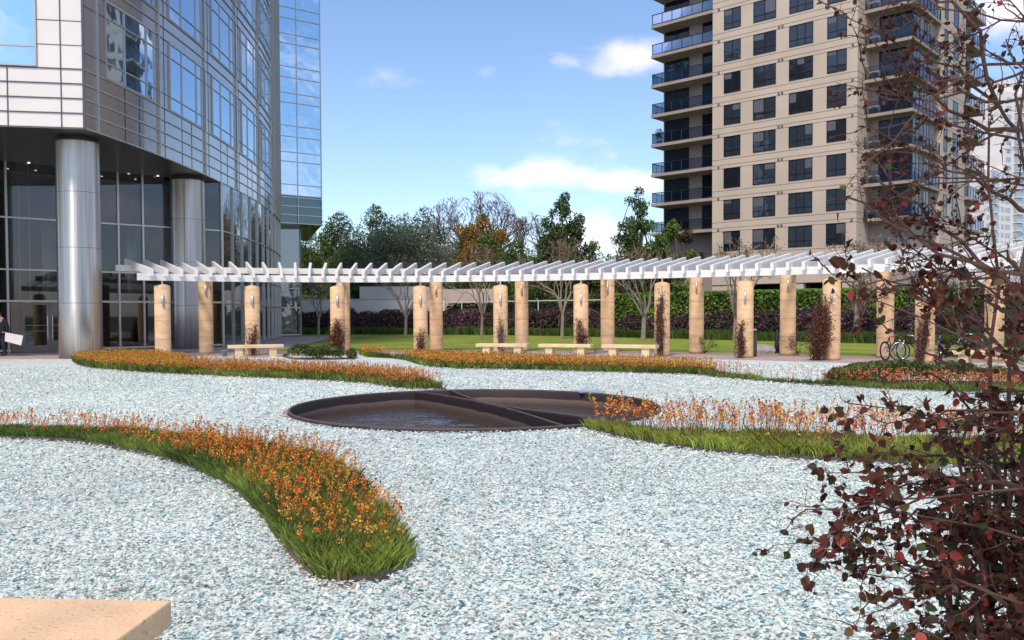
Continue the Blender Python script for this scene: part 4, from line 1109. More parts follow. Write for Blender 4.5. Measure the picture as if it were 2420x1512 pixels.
# raised soil bank
bk=MB(); r0=[Vector((x,y,-.015)) for x,y,_ in offp(edge,.0,0)]; r1=[Vector((x,y,.12)) for x,y,_ in offp(edge,2,0)]; r2=[Vector((x,y,.25)) for x,y,_ in offp(edge,7,0)]; r3=[Vector((x,y,.25)) for x,y,_ in offp(edge,40,0)]
bank=bk.sheet([r0,r1,r2,r3]).build('planting_bank','soil'); fix_up(bank); tag(bank,kind='structure')
# azalea shrubs: individual mounds along the band
az=[];
path=offp(edge,4.0,1)
acc=[]
for (x0,y0,_),(x1,y1,_) in zip(path[:-1],path[1:]):
    L=math.hypot(x1-x0,y1-y0); n=max(1,round(L/2.6))
    for i in range(n): acc.append((x0+(x1-x0)*i/n,y0+(y1-y0)*i/n))
ah=empty('azalea_hedge',(acc[len(acc)//2][0],acc[len(acc)//2][1],0)); tag(ah,'long low hedge of purple and pink flowering shrubs behind the lawn','hedge')
Pp=[];Tt=[]
for i,(x,y) in enumerate(acc):
    rg=RNG; n=5200; d=rvec(n); rr_=(.72+.34*RNG.random(n)**.5)[:,None]; sc=np.array((1.95,1.7,1.0))
    hgt=1.75*(.85+.3*random.random())*(1.12 if i<12 else 1)
    q=d*rr_*sc; q[:,2]=np.abs(q[:,2])*hgt; q*= (1+.10*noise3(d*2,2,i))[:,None]; q+=np.array((x,y,.05)); 
    t=np.clip(.5+.6*noise3(q,.9,41),0,1); base=mixc((.045,.06,.02),(.10,.055,.055),t)
    blo=RNG.random(n)<(.10+.36*np.clip(noise3(q,.7,42),0,1)); pk=mixc((.22,.08,.16),(.34,.14,.25),RNG.random(n)); base[blo]=pk[blo]
    Pp.append(q); Tt.append(base*(.55+.8*RNG.random((n,1))))
Pp=np.concatenate(Pp);Tt=np.concatenate(Tt); k_=Pp[:,2]>0; Pp=Pp[k_];Tt=Tt[k_]
tris('foliage',leaves(Pp,.17,.6),'leaf',ah,Tt)
# ivy-covered wall on the right and clipped hedge in the middle
iw=empty('ivy_wall',(18,62,0)); 
tag(iw,'bright green ivy-covered wall below the apartment tower','hedge')
def wall_leaves(name,label_obj,pa,pb,z1,th,dens,size,ca,cb,matn='soil'):
    d=Vector((pb.x-pa.x,pb.y-pa.y,0)); L=d.length; d.normalize(); n=Vector((d.y,-d.x,0))
    MB().bar((pa.x,pa.y,z1/2),(pb.x,pb.y,z1/2),th,z1-.1).build('core',matn,label_obj)
    m_=int(L*z1*dens); s=RNG.random(m_)*L; z=RNG.random(m_)*z1*1.02; off=th/2+.05+.16*RNG.random(m_)
    q=np.stack([pa.x+d.x*s+n.x*off,pa.y+d.y*s+n.y*off,z],1); q[:,:2]+= (np.array((n.x,n.y))[None]*(.16*noise3(q,1.2,3))[:,None])
    m2=int(L*(th+.3)*dens); s=RNG.random(m2)*L; off=(RNG.random(m2)-.5)*(th+.4); q2=np.stack([pa.x+d.x*s+n.x*off,pa.y+d.y*s+n.y*off,z1+.12*RNG.random(m2)+.05*noise3(np.stack([s,s*0,s*0],1),1.5,2)],1)
    q=np.concatenate([q,q2]); t=np.clip(.5+.55*noise3(q,1.6,8),0,1); tris('ivy',leaves(q,size,.8),'leafglossy',label_obj,mixc(ca,cb,t)*(.5+.9*RNG.random((len(q),1))))
fr=offp(edge,7.0,0)
pa=Vector((fr[4][0]-1.0,fr[4][1]+1.5,0)); pb=Vector((fr[8][0],fr[8][1],0))
ua=Pd(1450,720,pa.y); pa=Vector((ua.x,pa.y,0)); zt=Pd(1900,684,(pa.y*.45+pb.y*.55)).z
wall_leaves('ivy',iw,pa,pb,zt-.05,.5,130,.17,(.08,.18,.02),(.20,.34,.05))
ch=empty('clipped_hedge',(-1,76,0)); tag(ch,'dark clipped hedge with a thin white rail, behind the pergola centre','hedge')
pa2=Vector((Pd(1062,720,77.5).x,77.5,0)); pb2=Vector((pa.x-.2,pa.y+3,0)); zt=Pd(1250,716,72).z
wall_leaves('hedge',ch,pa2,pb2,zt-.1,.8,60,.2,(.02,.035,.015),(.05,.075,.025))
rl=MB(); nrm=Vector((pb2.y-pa2.y,-(pb2.x-pa2.x),0)).normalized(); 
qa=pa2+nrm*.75; qb=pb2+nrm*.75
rl.bar((qa.x,qa.y,zt+.18),(qb.x,qb.y,zt+.18),.05,.06)
for i in range(9): q=qa.lerp(qb,i/8); rl.bar((q.x,q.y,0),(q.x,q.y,zt+.18),.06,.06)
fe=rl.build('rail','whitewall',ch)
# ================================================================ trees
class Twigs:
    """collects thin tapering tubes fast"""
    def __init__(s): s.m=MB(); s.tips=[]; s.all=[]
    def grow(s,p,d,L,r,depth,spread=.5,up=.15,nch=(2,3),taper=.72,lenf=.74,sides=5,wob=.12,minr=.012,flat=0,bias=None):
        pts=[p.copy()]; rad=[r]; k=3 if depth>0 else 2; dd=d.copy()
        for i in range(k):
            dd=(dd+Vector((random.gauss(0,wob),random.gauss(0,wob),random.gauss(0,wob)+up*.3))).normalized(); pts.append(pts[-1]+dd*(L/k)); rad.append(max(minr,r*(1-(1-taper)*(i+1)/k)))
        s.m.tube(pts,rad,sides if r>.05 else 3,cap=False); s.all+=pts[1:]
        if depth<=0: s.tips.append(pts[-1]); return
        n=random.randint(*nch); ph=random.random()*6.28
        for j in range(n):
            a=ph+j*2*PI/n+random.gauss(0,.4); o=dd.orthogonal().normalized(); o2=dd.cross(o)
            sp=spread*random.uniform(.6,1.3); nd=(dd*math.cos(sp)+(o*math.cos(a)+o2*math.sin(a))*math.sin(sp)); nd.z+=up
            if bias is not None: nd+=bias
            nd.normalize(); s.grow(pts[-1] if j<2 else pts[-2],nd,L*lenf*random.uniform(.8,1.15),max(minr,rad[-1]*(.78 if j else .88)),depth-1,spread,up,nch,taper,lenf,sides,wob,minr,flat,bias)
def leafy_tree(name,u,vtop,Y,wpx,label,cols,size=.22,n=12000,trunk='bark',cl=None,group='trees beyond the lawn',basev=None,open_=.0,shape=1.0,seed=0,wide_low=.7):
    top=Pd(u,vtop,Y); H=top.z; W=wpx/F*Y/2*1.18; e=empty(name,(top.x,Y,0)); tag(e,label,'tree',group)
    random.seed(seed); t=Twigs(); zb=H*.22
    t.m.tube([(top.x,Y,-.1),(top.x+.1,Y,zb)],[W*.09+.1,W*.06+.08],8)
    # limbs reaching clump centres
    nc=cl or 26; cen=[]; tries=0
    if shape>=1.3: nc=70
    while len(cen)<nc:
        tries+=1
        x=random.uniform(-1,1); y=random.uniform(-1,1); z=random.random()
        z=z**(.8 if shape<1.3 else .7); prof=(math.sqrt(max(0,1-((z-.5)/.5)**2)) if z>.5 else .95) if shape<1.3 else (1-z)**.7*.95+.05
        if x*x+y*y> prof**2: continue
        rc=(.24+.14*random.random())*W*((1.1-z*.2) if shape<1.3 else (.72-z*.38)); c=Vector((top.x+x*W*.9,Y+y*W*.7,H-rc*.9-(1-z)*H*.72))
        cen.append((c, rc))
    cen.append((Vector((top.x,Y,H-.30*W)),W*(.26 if shape<1.3 else .15))); cen.append((Vector((top.x+.03*W,Y,H-.08*W)),W*.11))
    for c,r in cen:
        st=Vector((top.x+.1,Y,zb+(c.z-zb)*random.uniform(.0,.45))); mid=st.lerp(c,.5)+Vector((random.gauss(0,.15*W),random.gauss(0,.15*W),0))
        t.m.tube([st,mid,c],[.05*W*.5+.04,.03*W*.5+.03,.02],4,cap=False)
    t.m.tube([(top.x+.1,Y,zb),(top.x,Y,H*.8)],[W*.05+.05,.03],6,cap=False)
    t.m.build('trunk',trunk,e)
    # leaf sprays round each clump
    P_=[];T_=[]; tot=sum(r**2 for _,r in cen)
    for i,(c,r) in enumerate(cen):
        k=max(60,int(n*1.8*r**2/tot)); d=rvec(k); rr_=(RNG.random(k)**.40)[:,None]*r*(1+.35*noise3(d*1.7,2,i+seed))[:,None]
        sub=rvec(14)*r*.8; 
        q=d*rr_*np.array((1.15,1.1,.85)); j=RNG.integers(0,14,k); m_=RNG.random(k)<.45; q[m_]=sub[j[m_]]+rvec(m_.sum())*(r*.28)
        P_.append(q+np.array(c)); 
        tone=random.random(); ca,cb=cols[0],cols[1]
        if len(cols)>2 and random.random()<.4: ca,cb=cols[2],cols[3]
        T_.append(mixc(ca,cb,np.clip(tone*.6+.4*RNG.random(k),0,1))*(.7+.6*RNG.random((k,1))))
    q=np.concatenate(P_); tt=np.concatenate(T_); k_=q[:,2]>.5
    tris('crown',leaves(q[k_],size,.55),'leaf',e,tt[k_])
    return e
DG=((.045,.085,.025),(.11,.16,.04)); OL=((.09,.12,.07),(.20,.24,.14)); MG=((.07,.13,.025),(.17,.24,.05)); OR_=((.20,.16,.035),(.40,.19,.04)); BR=((.06,.05,.03),(.10,.07,.04))
leafy_tree('tree',722,522,92,170,'dark green tree directly behind the corner of the glass tower',MG,seed=1,n=16000)
leafy_tree('tree',800,500,91,200,'dense green tree with a pointed top, second from the glass tower',DG+MG,seed=2,n=18000)
leafy_tree('tree',885,484,95,180,'tall dark green tree with a narrow pointed tip behind the grey-green tree',DG,seed=3,n=16000)
leafy_tree('olive_tree',950,503,91,270,'broad grey-green fine-leaved tree, left of the bare umbrella crown',OL,seed=4,n=30000,cl=36,size=.19)
leafy_tree('tree',1000,488,95,170,'dark green tree behind the bare umbrella crown, its top just above the grey-green tree',DG,seed=5,n=10000)
leafy_tree('autumn_tree',1140,506,88,140,'green tree with orange foliage in front of the bare umbrella crown',OR_+MG,seed=6,n=17000,shape=1.2)
leafy_tree('tree',1225,566,84,190,'low bushy green tree between the orange tree and the dark spiky tree',MG+DG,seed=7,n=12000)
leafy_tree('evergreen_tree',1330,456,80,200,'dark spiky evergreen tree standing alone against the cloud',DG,seed=8,n=17000,cl=34,shape=1.7,wide_low=.55,size=.24)
leafy_tree('tree',1400,566,90,190,'low green treetop in the gap between two taller trees',MG,seed=9,n=9000)
leafy_tree('poplar_tree',1505,444,78,200,'loose airy green tree just left of the apartment tower balconies',MG+DG,seed=10,n=13000,cl=30,shape=1.4,size=.22,wide_low=.6)
leafy_tree('tree',1590,520,68,110,'small green tree in front of the lowest left balconies',MG+BR,seed=11,n=8000,cl=20)
leafy_tree('tree',1030,580,86.5,90,'pale grey-green young tree below the bare umbrella crown',((.12,.13,.09),(.22,.22,.16)),seed=12,n=6000,cl=16,size=.18)
leafy_tree('tree',1095,645,86,130,'dark rounded shrub-like tree behind the clipped hedge, left of the orange tree',DG,seed=13,n=9000)
leafy_tree('tree',1290,640,78,170,'dark bushy tree behind the clipped hedge under the spiky evergreen',DG,seed=14,n=10000)
leafy_tree('tree',1450,640,76,170,'mixed green bushy tree behind the hedge, left of the apartment tower',MG+BR,seed=15,n=10000)
for i,(u,vt,Y,w) in enumerate([(1075,560,108,260),(1240,585,112,300),(1390,592,110,300),(1530,590,105,260),(1650,600,100,200),(840,530,105,300)]):
    leafy_tree('tree',u,vt,Y,w,['dark background tree filling the gap behind the bare umbrella tree','dark background tree right behind the orange tree','background tree under the cloud gap, behind the spiky evergreen','background tree below the airy tree at the tower','background tree behind the lower left balconies of the tower','wide background tree behind the leftmost tree group'][i],MG+DG,seed=60+i,n=9000,cl=30,size=.3)
# bare umbrella tree
def umbrella(u,vtop,Y,wpx,label,seed,Hf=1,n0=7,depth=6,mat_='barkpurple'):
    random.seed(seed); top=Pd(u,vtop,Y); H=top.z; W=wpx/F*Y/2; e=empty('bare_tree',(top.x,Y,0)); tag(e,label,'tree','bare trees beyond the lawn')
    t=Twigs(); zb=H*.35; t.m.tube([(top.x,Y,-.1),(top.x+.1,Y,zb)],[.42,.32],8)
    for i in range(n0):
        a=i*2*PI/n0+random.random()*.5; el=random.uniform(.45,1.0); d=Vector((math.cos(a)*math.cos(el)*W/H*2.0,math.sin(a)*math.cos(el)*W/H*2.0,math.sin(el))).normalized()
        t.grow(Vector((top.x+.1,Y,zb)),d,H*.215,.20,depth,.42,.10,(2,3),.7,.73,5,.13,.022)
    # keep inside a domed outline
    V=np.array(t.m.v); c=np.array((top.x,Y,zb)); q=V-c; rr_=np.sqrt((q[:,0]/W)**2+(q[:,1]/W)**2+(np.maximum(q[:,2],0)/(H-zb))**2); f=np.where(rr_>.75,(.75+.25*np.tanh((rr_-.75)/.25*.9))/rr_,1); V=c+q*f[:,None]; q=V-c; q[:,2]*=(H-zb)/np.percentile(q[:,2],99.7); q[:,0]*=W/np.percentile(np.abs(q[:,0]),96); V=c+q; t.m.v=[tuple(v) for v in V]
    t.m.build('branches',mat_,e)
umbrella(1110,454,98,262,'large bare umbrella-shaped tree rising above the green trees',3,n0=9,depth=6)
umbrella(1245,505,94,170,'smaller bare grey tree with fine twigs right of the orange tree',5,n0=6,depth=6)
# bare crape myrtles behind the pergola
def myrtle(u,vb,vtop,Y,wpx,label,seed,leafy=.25):
    random.seed(seed); b=Pd(u,vb,Y); top=Pd(u,vtop,Y); e=empty('bare_tree',(b.x,Y,0)); tag(e,label,'tree','bare pale-barked trees behind the pergola')
    t=Twigs(); H=top.z; W=wpx/F*Y/2; zb=min(1.5,H*.3)
    t.m.tube([(b.x,Y,0),(b.x+.06,Y,zb)],[.16,.13],7,cap=False)
    for i in range(5):
        a=i*1.257+random.random(); d=Vector((math.cos(a)*.55,math.sin(a)*.55,1)).normalized(); t.grow(Vector((b.x+.06,Y,zb-.05)),d,H*.25,.085,5,.42,.10,(2,2),.75,.74,5,.16,.016)
    V=np.array(t.m.v); q=V-np.array((b.x,Y,0)); sx=W/max(1e-3,np.percentile(np.abs(q[:,0]),99)); sz=H/np.percentile(q[:,2],99.8); q[:,:2]*=np.clip(sx,.4,1.6); q[:,2]*=sz; V=q+np.array((b.x,Y,0)); t.m.v=[tuple(v) for v in V]
    t.m.build('branches','barkpale',e)
    tp_=np.array([ (p.x,p.y,p.z) for p in t.all if p.z>zb*2]); q=tp_-np.array((b.x,Y,0)); q[:,:2]*=np.clip(sx,.4,1.6); q[:,2]*=sz; k=RNG.random(len(q))<leafy*4; q=q[k]; q=np.repeat(q,2,0)+RNG.normal(size=(len(q)*2,3))*.12
    q+=np.array((b.x,Y,0)); tris('leaves',leaves(q,.11,.5),'leaf',e,mixc((.12,.05,.025),(.16,.11,.04),RNG.random(len(q))))
ML='bare pale-barked tree '
for i,(u,vb,vt,Y,w,l,lf) in enumerate([(752,752,640,62,80,ML+'beside the pillar next to the glass tower',.05),(958,752,600,61,150,ML+'in front of the off-white wall end',.12),(1138,750,575,59,170,ML+'between the fifth front pillar and the one before it',.2),(1328,748,560,57,190,ML+'just left of the pillar with a low bushy creeper',.2),(1520,745,575,55,180,ML+'at the left end of the bright ivy wall',.2),(1737,742,555,52,190,ML+'in front of the apartment tower, ivy wall behind it',.2),(2022,745,560,48,200,ML+'behind the pillar with the largest red creeper',.2),(2270,745,570,45,170,ML+'seen through the red foreground shrub',.1)]):
    myrtle(u,vb,vt,Y,w,l,30+i,lf)

# ================================================================ creepers on the pillars
def creeper(a,R,ztop,wid,label,dens,seed,stem='barkred',lean=0,bush=0,c1=(.10,.03,.025),c2=(.20,.09,.05),lateral=0):
    random.seed(seed); c=ringpt(R,a); d=Vector((-c.x,-c.y,0)).normalized(); sd=Vector((-d.y,d.x,0))   # sd: to the right in the photo
    base=c+d*.46+sd*lateral; e=empty('creeper',(base.x,base.y,0)); tag(e,label,'creeper','red creepers climbing the front pillars')
    t=Twigs(); n=int(5+dens*9)
    for i in range(n):
        x0=random.gauss(0,.06); zt=ztop*random.uniform(.45,1); xt=random.gauss(0,.55)*wid*(1.1-.6*zt/ztop)
        pts=[]; K=7
        for k in range(K+1):
            s_=k/K; x=x0+(xt)*math.sin(s_*1.7)*.9+lean*s_*zt+random.gauss(0,.035); o=random.uniform(.0,.09)+bush*.25*math.sin(PI*min(1,s_*1.2))*random.random()
            q=base+sd*x+d*(o-.12*min(1,s_*3)); pts.append(Vector((q.x,q.y,zt*s_)))
        t.m.tube(pts,[.012*(1-.6*k/K)+.004 for k in range(K+1)],4,cap=False)
        for p in pts[1:]:
            for _ in range(2):
                dd=(sd*random.uniform(-1,1)+d*random.uniform(0,.6)+Vector((0,0,random.uniform(.2,1)))).normalized(); q=p+dd*random.uniform(.08,.28)*(.5+wid*1.6); t.m.tube([p,q],[.006,.003],3,cap=False); t.all.append(q); t.all.append(p.lerp(q,.5))
        t.all+=pts[2:]
    t.m.build('stems',stem,e)
    k=int(dens*(1500 if bush>.5 else 800)); cen=np.array([tuple(p) for p in t.all]); q=cen[RNG.integers(0,len(cen),k)]+RNG.normal(size=(k,3))*(.05+.05*bush)
    tris('leaves',leaves(q,.055,.65),'leaf',e,mixc(c1,c2,RNG.random(k))*(.5+.9*RNG.random((k,1))))
cr=[(1,1.55,.16,'thin leafy red creeper on the pillar behind the leftmost bench',.6,0,0),(2,1.35,.26,'dense rounded dark red creeper bush at a pillar, beside the small round bed',2.4,0,1.0),
    (3,1.0,.12,'small slender red creeper low on the pillar left of the orange bed',.55,0,0),(4,1.65,.14,'tall thin creeper with a pale stem, behind the second bench',.55,0,0),
    (5,1.35,.22,'bushy twiggy creeper halfway up the pillar behind the middle bench',1.3,0,.3),(6,2.6,.20,'tall ragged creeper reaching the top of its pillar',1.2,.02,.2),
    (7,1.25,.16,'bare fan-shaped creeper low on the pillar next to the litter bin',.8,.05,0),(8,2.0,.34,'largest dense red creeper leaning across its pillar above the gravel',3.4,.14,1.0),
    (9,2.2,.22,'wispy creeper on the pillar next to the parked bicycles',1.2,.08,.2)]
for i,zt,w,l,dn,ln_,bu in cr: creeper(fa[i],RF,zt,w,l,dn,50+i,lean=ln_,bush=bu,stem='barkpale' if i==4 else 'barkred',lateral={8:-.45,7:-.2,9:-.1,2:-.03,6:-.12}.get(i,0))
o8=None

# ================================================================ red shrub in the foreground
def big_shrub():
    random.seed(99)
    e=empty('red_shrub',(1.38,2.45,0)); tag(e,'large dark red-leaved shrub with tangled twigs filling the right foreground','shrub')
    t=MB(); nodes=[]; 
    def curve(a,b,sag,n=6,wob=.02):
        out=[]
        off=Vector((random.gauss(0,wob),random.gauss(0,wob),random.gauss(0,wob)))
        for i in range(n+1):
            s=i/n; p=a.lerp(b,s)+Vector((0,0,sag*math.sin(PI*s)))+off*math.sin(PI*s)*2+Vector((random.gauss(0,wob*.35),random.gauss(0,wob*.35),random.gauss(0,wob*.35))); out.append(p)
        out[0]=a.copy(); return out
    stems=[]
    for i in range(13):
        bx=1.52+random.gauss(0,.09); by=2.4+random.gauss(0,.14)
        tx=bx+random.gauss(.05,.09); ty=by+random.gauss(0,.16); H=random.uniform(2.2,2.9) if i<5 else random.uniform(1.0,1.75)
        pts=curve(Vector((bx,by,-.02)),Vector((tx,ty,H)),0,14,.05); r=random.uniform(.010,.019)
        t.tube(pts,[r*(1-.72*k/14) for k in range(15)],6,cap=False); stems.append((pts,r))
    for i in range(17):
        bx=1.45+random.gauss(0,.12); by=2.42+random.gauss(0,.12); H=random.uniform(.7,1.3); r=random.uniform(.012,.02)
        pts=curve(Vector((bx,by,-.02)),Vector((bx+random.gauss(.02,.06),by+random.gauss(0,.1),H)),0,14,.045); t.tube(pts,[r*(1-.72*k/14) for k in range(15)],6,cap=False); stems.append((pts,r))
    lf=[]
    def twig(p,d,L,r,depth,leafd,big=1.0):
        n=6; pts=[p.copy()]; dd=d.normalized()
        for i in range(n):
            dd=(dd+Vector((random.gauss(0,.16),random.gauss(0,.16),random.gauss(.02,.16)))).normalized(); pts.append(pts[-1]+dd*L/n)
        t.tube(pts,[r*(1-.65*k/n) for k in range(n+1)],5 if r>.003 else 4,cap=False)
        for i in range(1,n+1):
            if random.random()<leafd: lf.append((pts[i],dd.copy(),big))
            if random.random()<leafd*.6: lf.append((pts[i].lerp(pts[i-1],.5),dd.copy(),big))
            if depth>0 and random.random()<.62:
                o=dd.orthogonal().normalized(); o.rotate(Quaternion(dd,random.random()*6.28)); twig(pts[i],(dd*.75+o*random.uniform(.5,1)).normalized(),L*random.uniform(.35,.6),r*.55,depth-1,leafd,big)
            elif random.random()<.5:   # short spur
                o=dd.orthogonal().normalized(); o.rotate(Quaternion(dd,random.random()*6.28)); q=pts[i]+(dd*.3+o)*random.uniform(.012,.03); t.tube([pts[i],q],[r*.5,.0006],3,cap=False)
    for pts,r in stems:
        for i in range(2,15):
            z=pts[i].z; k=4 if z<1.35 else 2
            for _ in range(k):
                if random.random()<.42:
                    a=random.gauss(PI,1.1) if random.random()<.6 else random.random()*6.28; d=Vector((math.cos(a),math.sin(a)*.8,random.uniform(-.1,.5)))
                    L=random.uniform(.06,.15) if z<1.35 else random.uniform(.09,.20); dens=(.34 if z<1.35 else .26)
                    twig(pts[i],d,L,.0032,1,dens,1.0 if z<1.6 else .62)
    # long branches reaching left, aimed at where the photo shows their ends
    ends=[(2080,1160,.8,2.2),(2160,1290,.9,2.1),(2130,1000,.6,2.2),(2090,660,.8,2.2),(2065,90,.5,2.3),(2040,175,.35,2.25),(2100,235,.3,2.4),(2000,60,.3,2.3),(2150,30,.4,2.2),(2060,300,.25,2.35),(2105,345,.3,2.2),(2090,415,.3,2.3),(2050,470,.35,2.25),(2110,530,.45,2.3),(2120,590,.3,2.2),
          (1950,652,.75,2.2),(2060,700,.5,2.15),(2095,990,.3,2.3),(2070,965,.35,2.3),(2000,1070,.25,2.2),
          (2010,1115,.3,2.25),(2040,1150,.7,2.2),(2020,1180,.5,2.15),(1905,1210,.35,2.1),(1975,1262,.6,2.1),(2050,1240,.6,2.2),(2040,1315,.7,2.15),(2045,1370,.7,2.2),(2065,1420,.4,2.15),(2035,1478,.5,2.1),(2090,1500,.5,2.2),(2160,130,.4,2.3),(2200,420,.4,2.2),(2180,520,.5,2.3),(2120,1250,.8,2.15),(2110,1350,.8,2.2)]
    for (u,v,dn,Y) in ends:
        b=Pd(u,v,Y); zz=b.z-random.uniform(.02,.30); st=min(stems,key=lambda s_:abs(s_[0][-1].z-zz-.6)+random.random()*1.2)
        pp=min(st[0],key=lambda p:abs(p.z-zz)); pts=curve(pp.copy(),b,random.uniform(-.02,.09),10,.022)
        r0=random.uniform(.0045,.0075); t.tube(pts,[r0*(1-.75*k/10) for k in range(11)],5,cap=False)
        for i in range(2,11):
            for _ in range(2):
                if random.random()<.62:
                    dd=(pts[i]-pts[i-1]).normalized(); o=dd.orthogonal().normalized(); o.rotate(Quaternion(dd,random.random()*6.28)); twig(pts[i],(dd*.8+o*random.uniform(.4,.9)),random.uniform(.06,.17),.0022,1 if random.random()<.5 else 0,dn*(.5 if v>580 else .9),1.0 if v>580 else .62)
            if random.random()<dn: lf.append((pts[i],(pts[i]-pts[i-1]).normalized(),1.15 if v>580 else .65))
    # arching stems crossing the crown
    for i in range(30):
        z=random.uniform(.25,2.2); x=1.52+random.gauss(.03,.12); a=Vector((x,2.4+random.gauss(0,.2),z)); b=a+Vector((random.gauss(-.05,.28),random.gauss(0,.2),random.uniform(-.1,.45))); pts=curve(a,b,random.uniform(-.05,.08),8,.03); t.tube(pts,[.006*(1-.5*k/8) for k in range(9)],4,cap=False)
        for p in pts[1:]:
            if random.random()<.5: lf.append((p,Vector((0,0,1)),.9 if z<1.8 else .6))
    t.build('branches','barkred',e)
    # leaves: ovate, folded along the midrib, drooping
    n=len(lf); V=[];Fc=[];T=[]
    cols=[(.060,.016,.010),(.09,.022,.013),(.045,.020,.012),(.19,.03,.02),(.05,.045,.014),(.09,.055,.016),(.03,.05,.015)]; wts=[.28,.24,.2,.1,.08,.05,.05]  # leaf tones darkened to paint in the shade over the shrub
    out=[(0,0),(.18,.30),(.45,.42),(.72,.30),(1,0)]
    for p,d,bg in lf:
        s=random.uniform(.016,.032)*bg; droop=Vector((random.gauss(0,.6),random.gauss(0,.6),random.uniform(-1,.5))); ax=(d*.5+droop).normalized(); sdv=ax.orthogonal().normalized(); sdv.rotate(Quaternion(ax,random.random()*6.28)); nrm=ax.cross(sdv)
        fold=random.uniform(.1,.45); c=random.choices(cols,wts)[0]; j=random.uniform(.6,1.5); c=tuple(min(1,x*j) for x in c); b0=len(V); curl=random.uniform(-.25,.1); wdt=random.uniform(.75,1.1)
        mid=[p+ax*(s*o[0]+s*.12)+nrm*(curl*s*o[0]**2) for o in out]
        for m_ in mid: V.append(m_)
        for sg in (-1,1):
            for i,o in enumerate(out[1:4]): V.append(mid[i+1]+sdv*(sg*o[1]*s*wdt)+nrm*(fold*o[1]*s))
        T+=[c]*11
        for sg,bb,fl in ((-1,b0+5,0),(1,b0+8,1)):
            q=[(b0,bb,b0+1),(b0+1,bb,bb+1,b0+2),(b0+2,bb+1,bb+2,b0+3),(b0+3,bb+2,b0+4)]
            Fc+=[f if fl else f[::-1] for f in q]
    idx=[i for f in Fc for i in f]; npmesh('leaves',np.array([tuple(v) for v in V]),[len(f) for f in Fc],idx,'leafglossy',e,np.array(T))
    print('shrub leaves',n)
big_shrub()
# ================================================================ bicycles
def bicycle(u,v,heading,label,cf,cd,rim,steer=.0,lean=.06):
    """u,v: ground point under the rear wheel; heading: direction of travel in plan (radians)"""
    b=P(u,v,-.008); e=empty('bicycle',(b.x,b.y,-.008)); tag(e,label,'bicycle','bicycles parked among the pillars')
    fx=Vector((math.cos(heading),math.sin(heading),0)); sx=Vector((-fx.y,fx.x,0)); up=(Vector((0,0,1))+sx*lean).normalized(); o=b.copy()
    def q(x,z,s=0): return o+fx*x+up*z+sx*s
    R=.335
    for i,x in enumerate((0,1.04)):
        w=MB(); w.torus(q(x,R),R-.024,.024,fx,up,32,8); wo=w.build('wheel','black',e,True)
        r=MB(); r.torus(q(x,R),R-.055,.014,fx,up,32,6); r.build('rim',rim,wo,True)
        s=MB()
        for k in range(16):
            a=2*PI*k/16; s.tube([q(x,R,.02*(-1)**k),q(x+math.cos(a)*(R-.06),R+math.sin(a)*(R-.06))],.0035,3,cap=False)
        s.tube([q(x,R,-.05),q(x,R,.05)],.022,8); s.torus(q(x,R,.03),.08,.008,fx,up,16,4); s.build('spokes','silver',wo)
    bb=q(.42,.30); st=q(.30,.80); hd=q(.84,.86); hb=q(.87,.72); sa=q(.27,.93)
    f=MB(); f.tube([bb,hb],.024,8); f.tube([bb,st],.018,8); f.tube([hd,hb],.024,8)
    for s_ in (-.05,.05): f.tube([bb,q(0,R,s_)],.011,6); f.tube([st,q(0,R,s_)],.010,6)
    f.build('frame',cd,e,True)
    f=MB(); f.tube([st,hd],.023,8); f.build('top_tube',cf,e,True)
    f=MB()
    for s_ in (-.055,.055): f.tube([q(1.04,R,s_),q(.90,.68,s_)],.014,6)
    f.tube([q(.90,.68,-.055),q(.90,.68,.055)],.016,6); f.build('fork','silver',e,True)
    f=MB(); f.tube([st,sa],.013,6); f.build('seat_post','silver',e)
    f=MB(); f.tube([q(.14,.955),q(.22,.965),q(.32,.955),q(.42,.945)],[.055,.062,.028,.015],8); f.build('saddle','black',e,True)
    f=MB(); f.tube([hd,q(.80,1.0)],.014,6); f.tube([q(.80,1.01,-.30),q(.83,1.01,-.1),q(.83,1.01,.1),q(.80,1.01,.30)],.012,6)
    for s_ in (-1,1): f.tube([q(.80,1.01,.30*s_),q(.79,1.01,.20*s_)],.018,6)
    f.build('handlebar','black',e,True)
    f=MB(); f.torus(bb,.085,.007,fx,up,20,5); f.tube([q(.42,.30,-.06),q(.50,.16,-.07)],.011,5); f.tube([q(.42,.30,.06),q(.34,.44,.07)],.011,5); f.box(q(.50,.16,-.12),fx*.04,sx*.045,up*.01); f.box(q(.34,.44,.12),fx*.04,sx*.045,up*.01); f.build('crank','black',e,True)
bicycle(2093,853,math.radians(38),'black bicycle with a red top tube and black saddle, leaning beside a back pillar','red','black','black')
bicycle(2205,853,math.radians(168),'bicycle with pale silver rims half hidden by a creeper','silver','black','silver',lean=-.05)
bicycle(2222,858,math.radians(62),'blue and white bicycle on the far side of the wispy-creeper pillar','silver','bluep','black')
bicycle(2335,845,math.radians(150),'white bicycle behind the stone bench at the red shrub','silver','silver','black',lean=-.06)

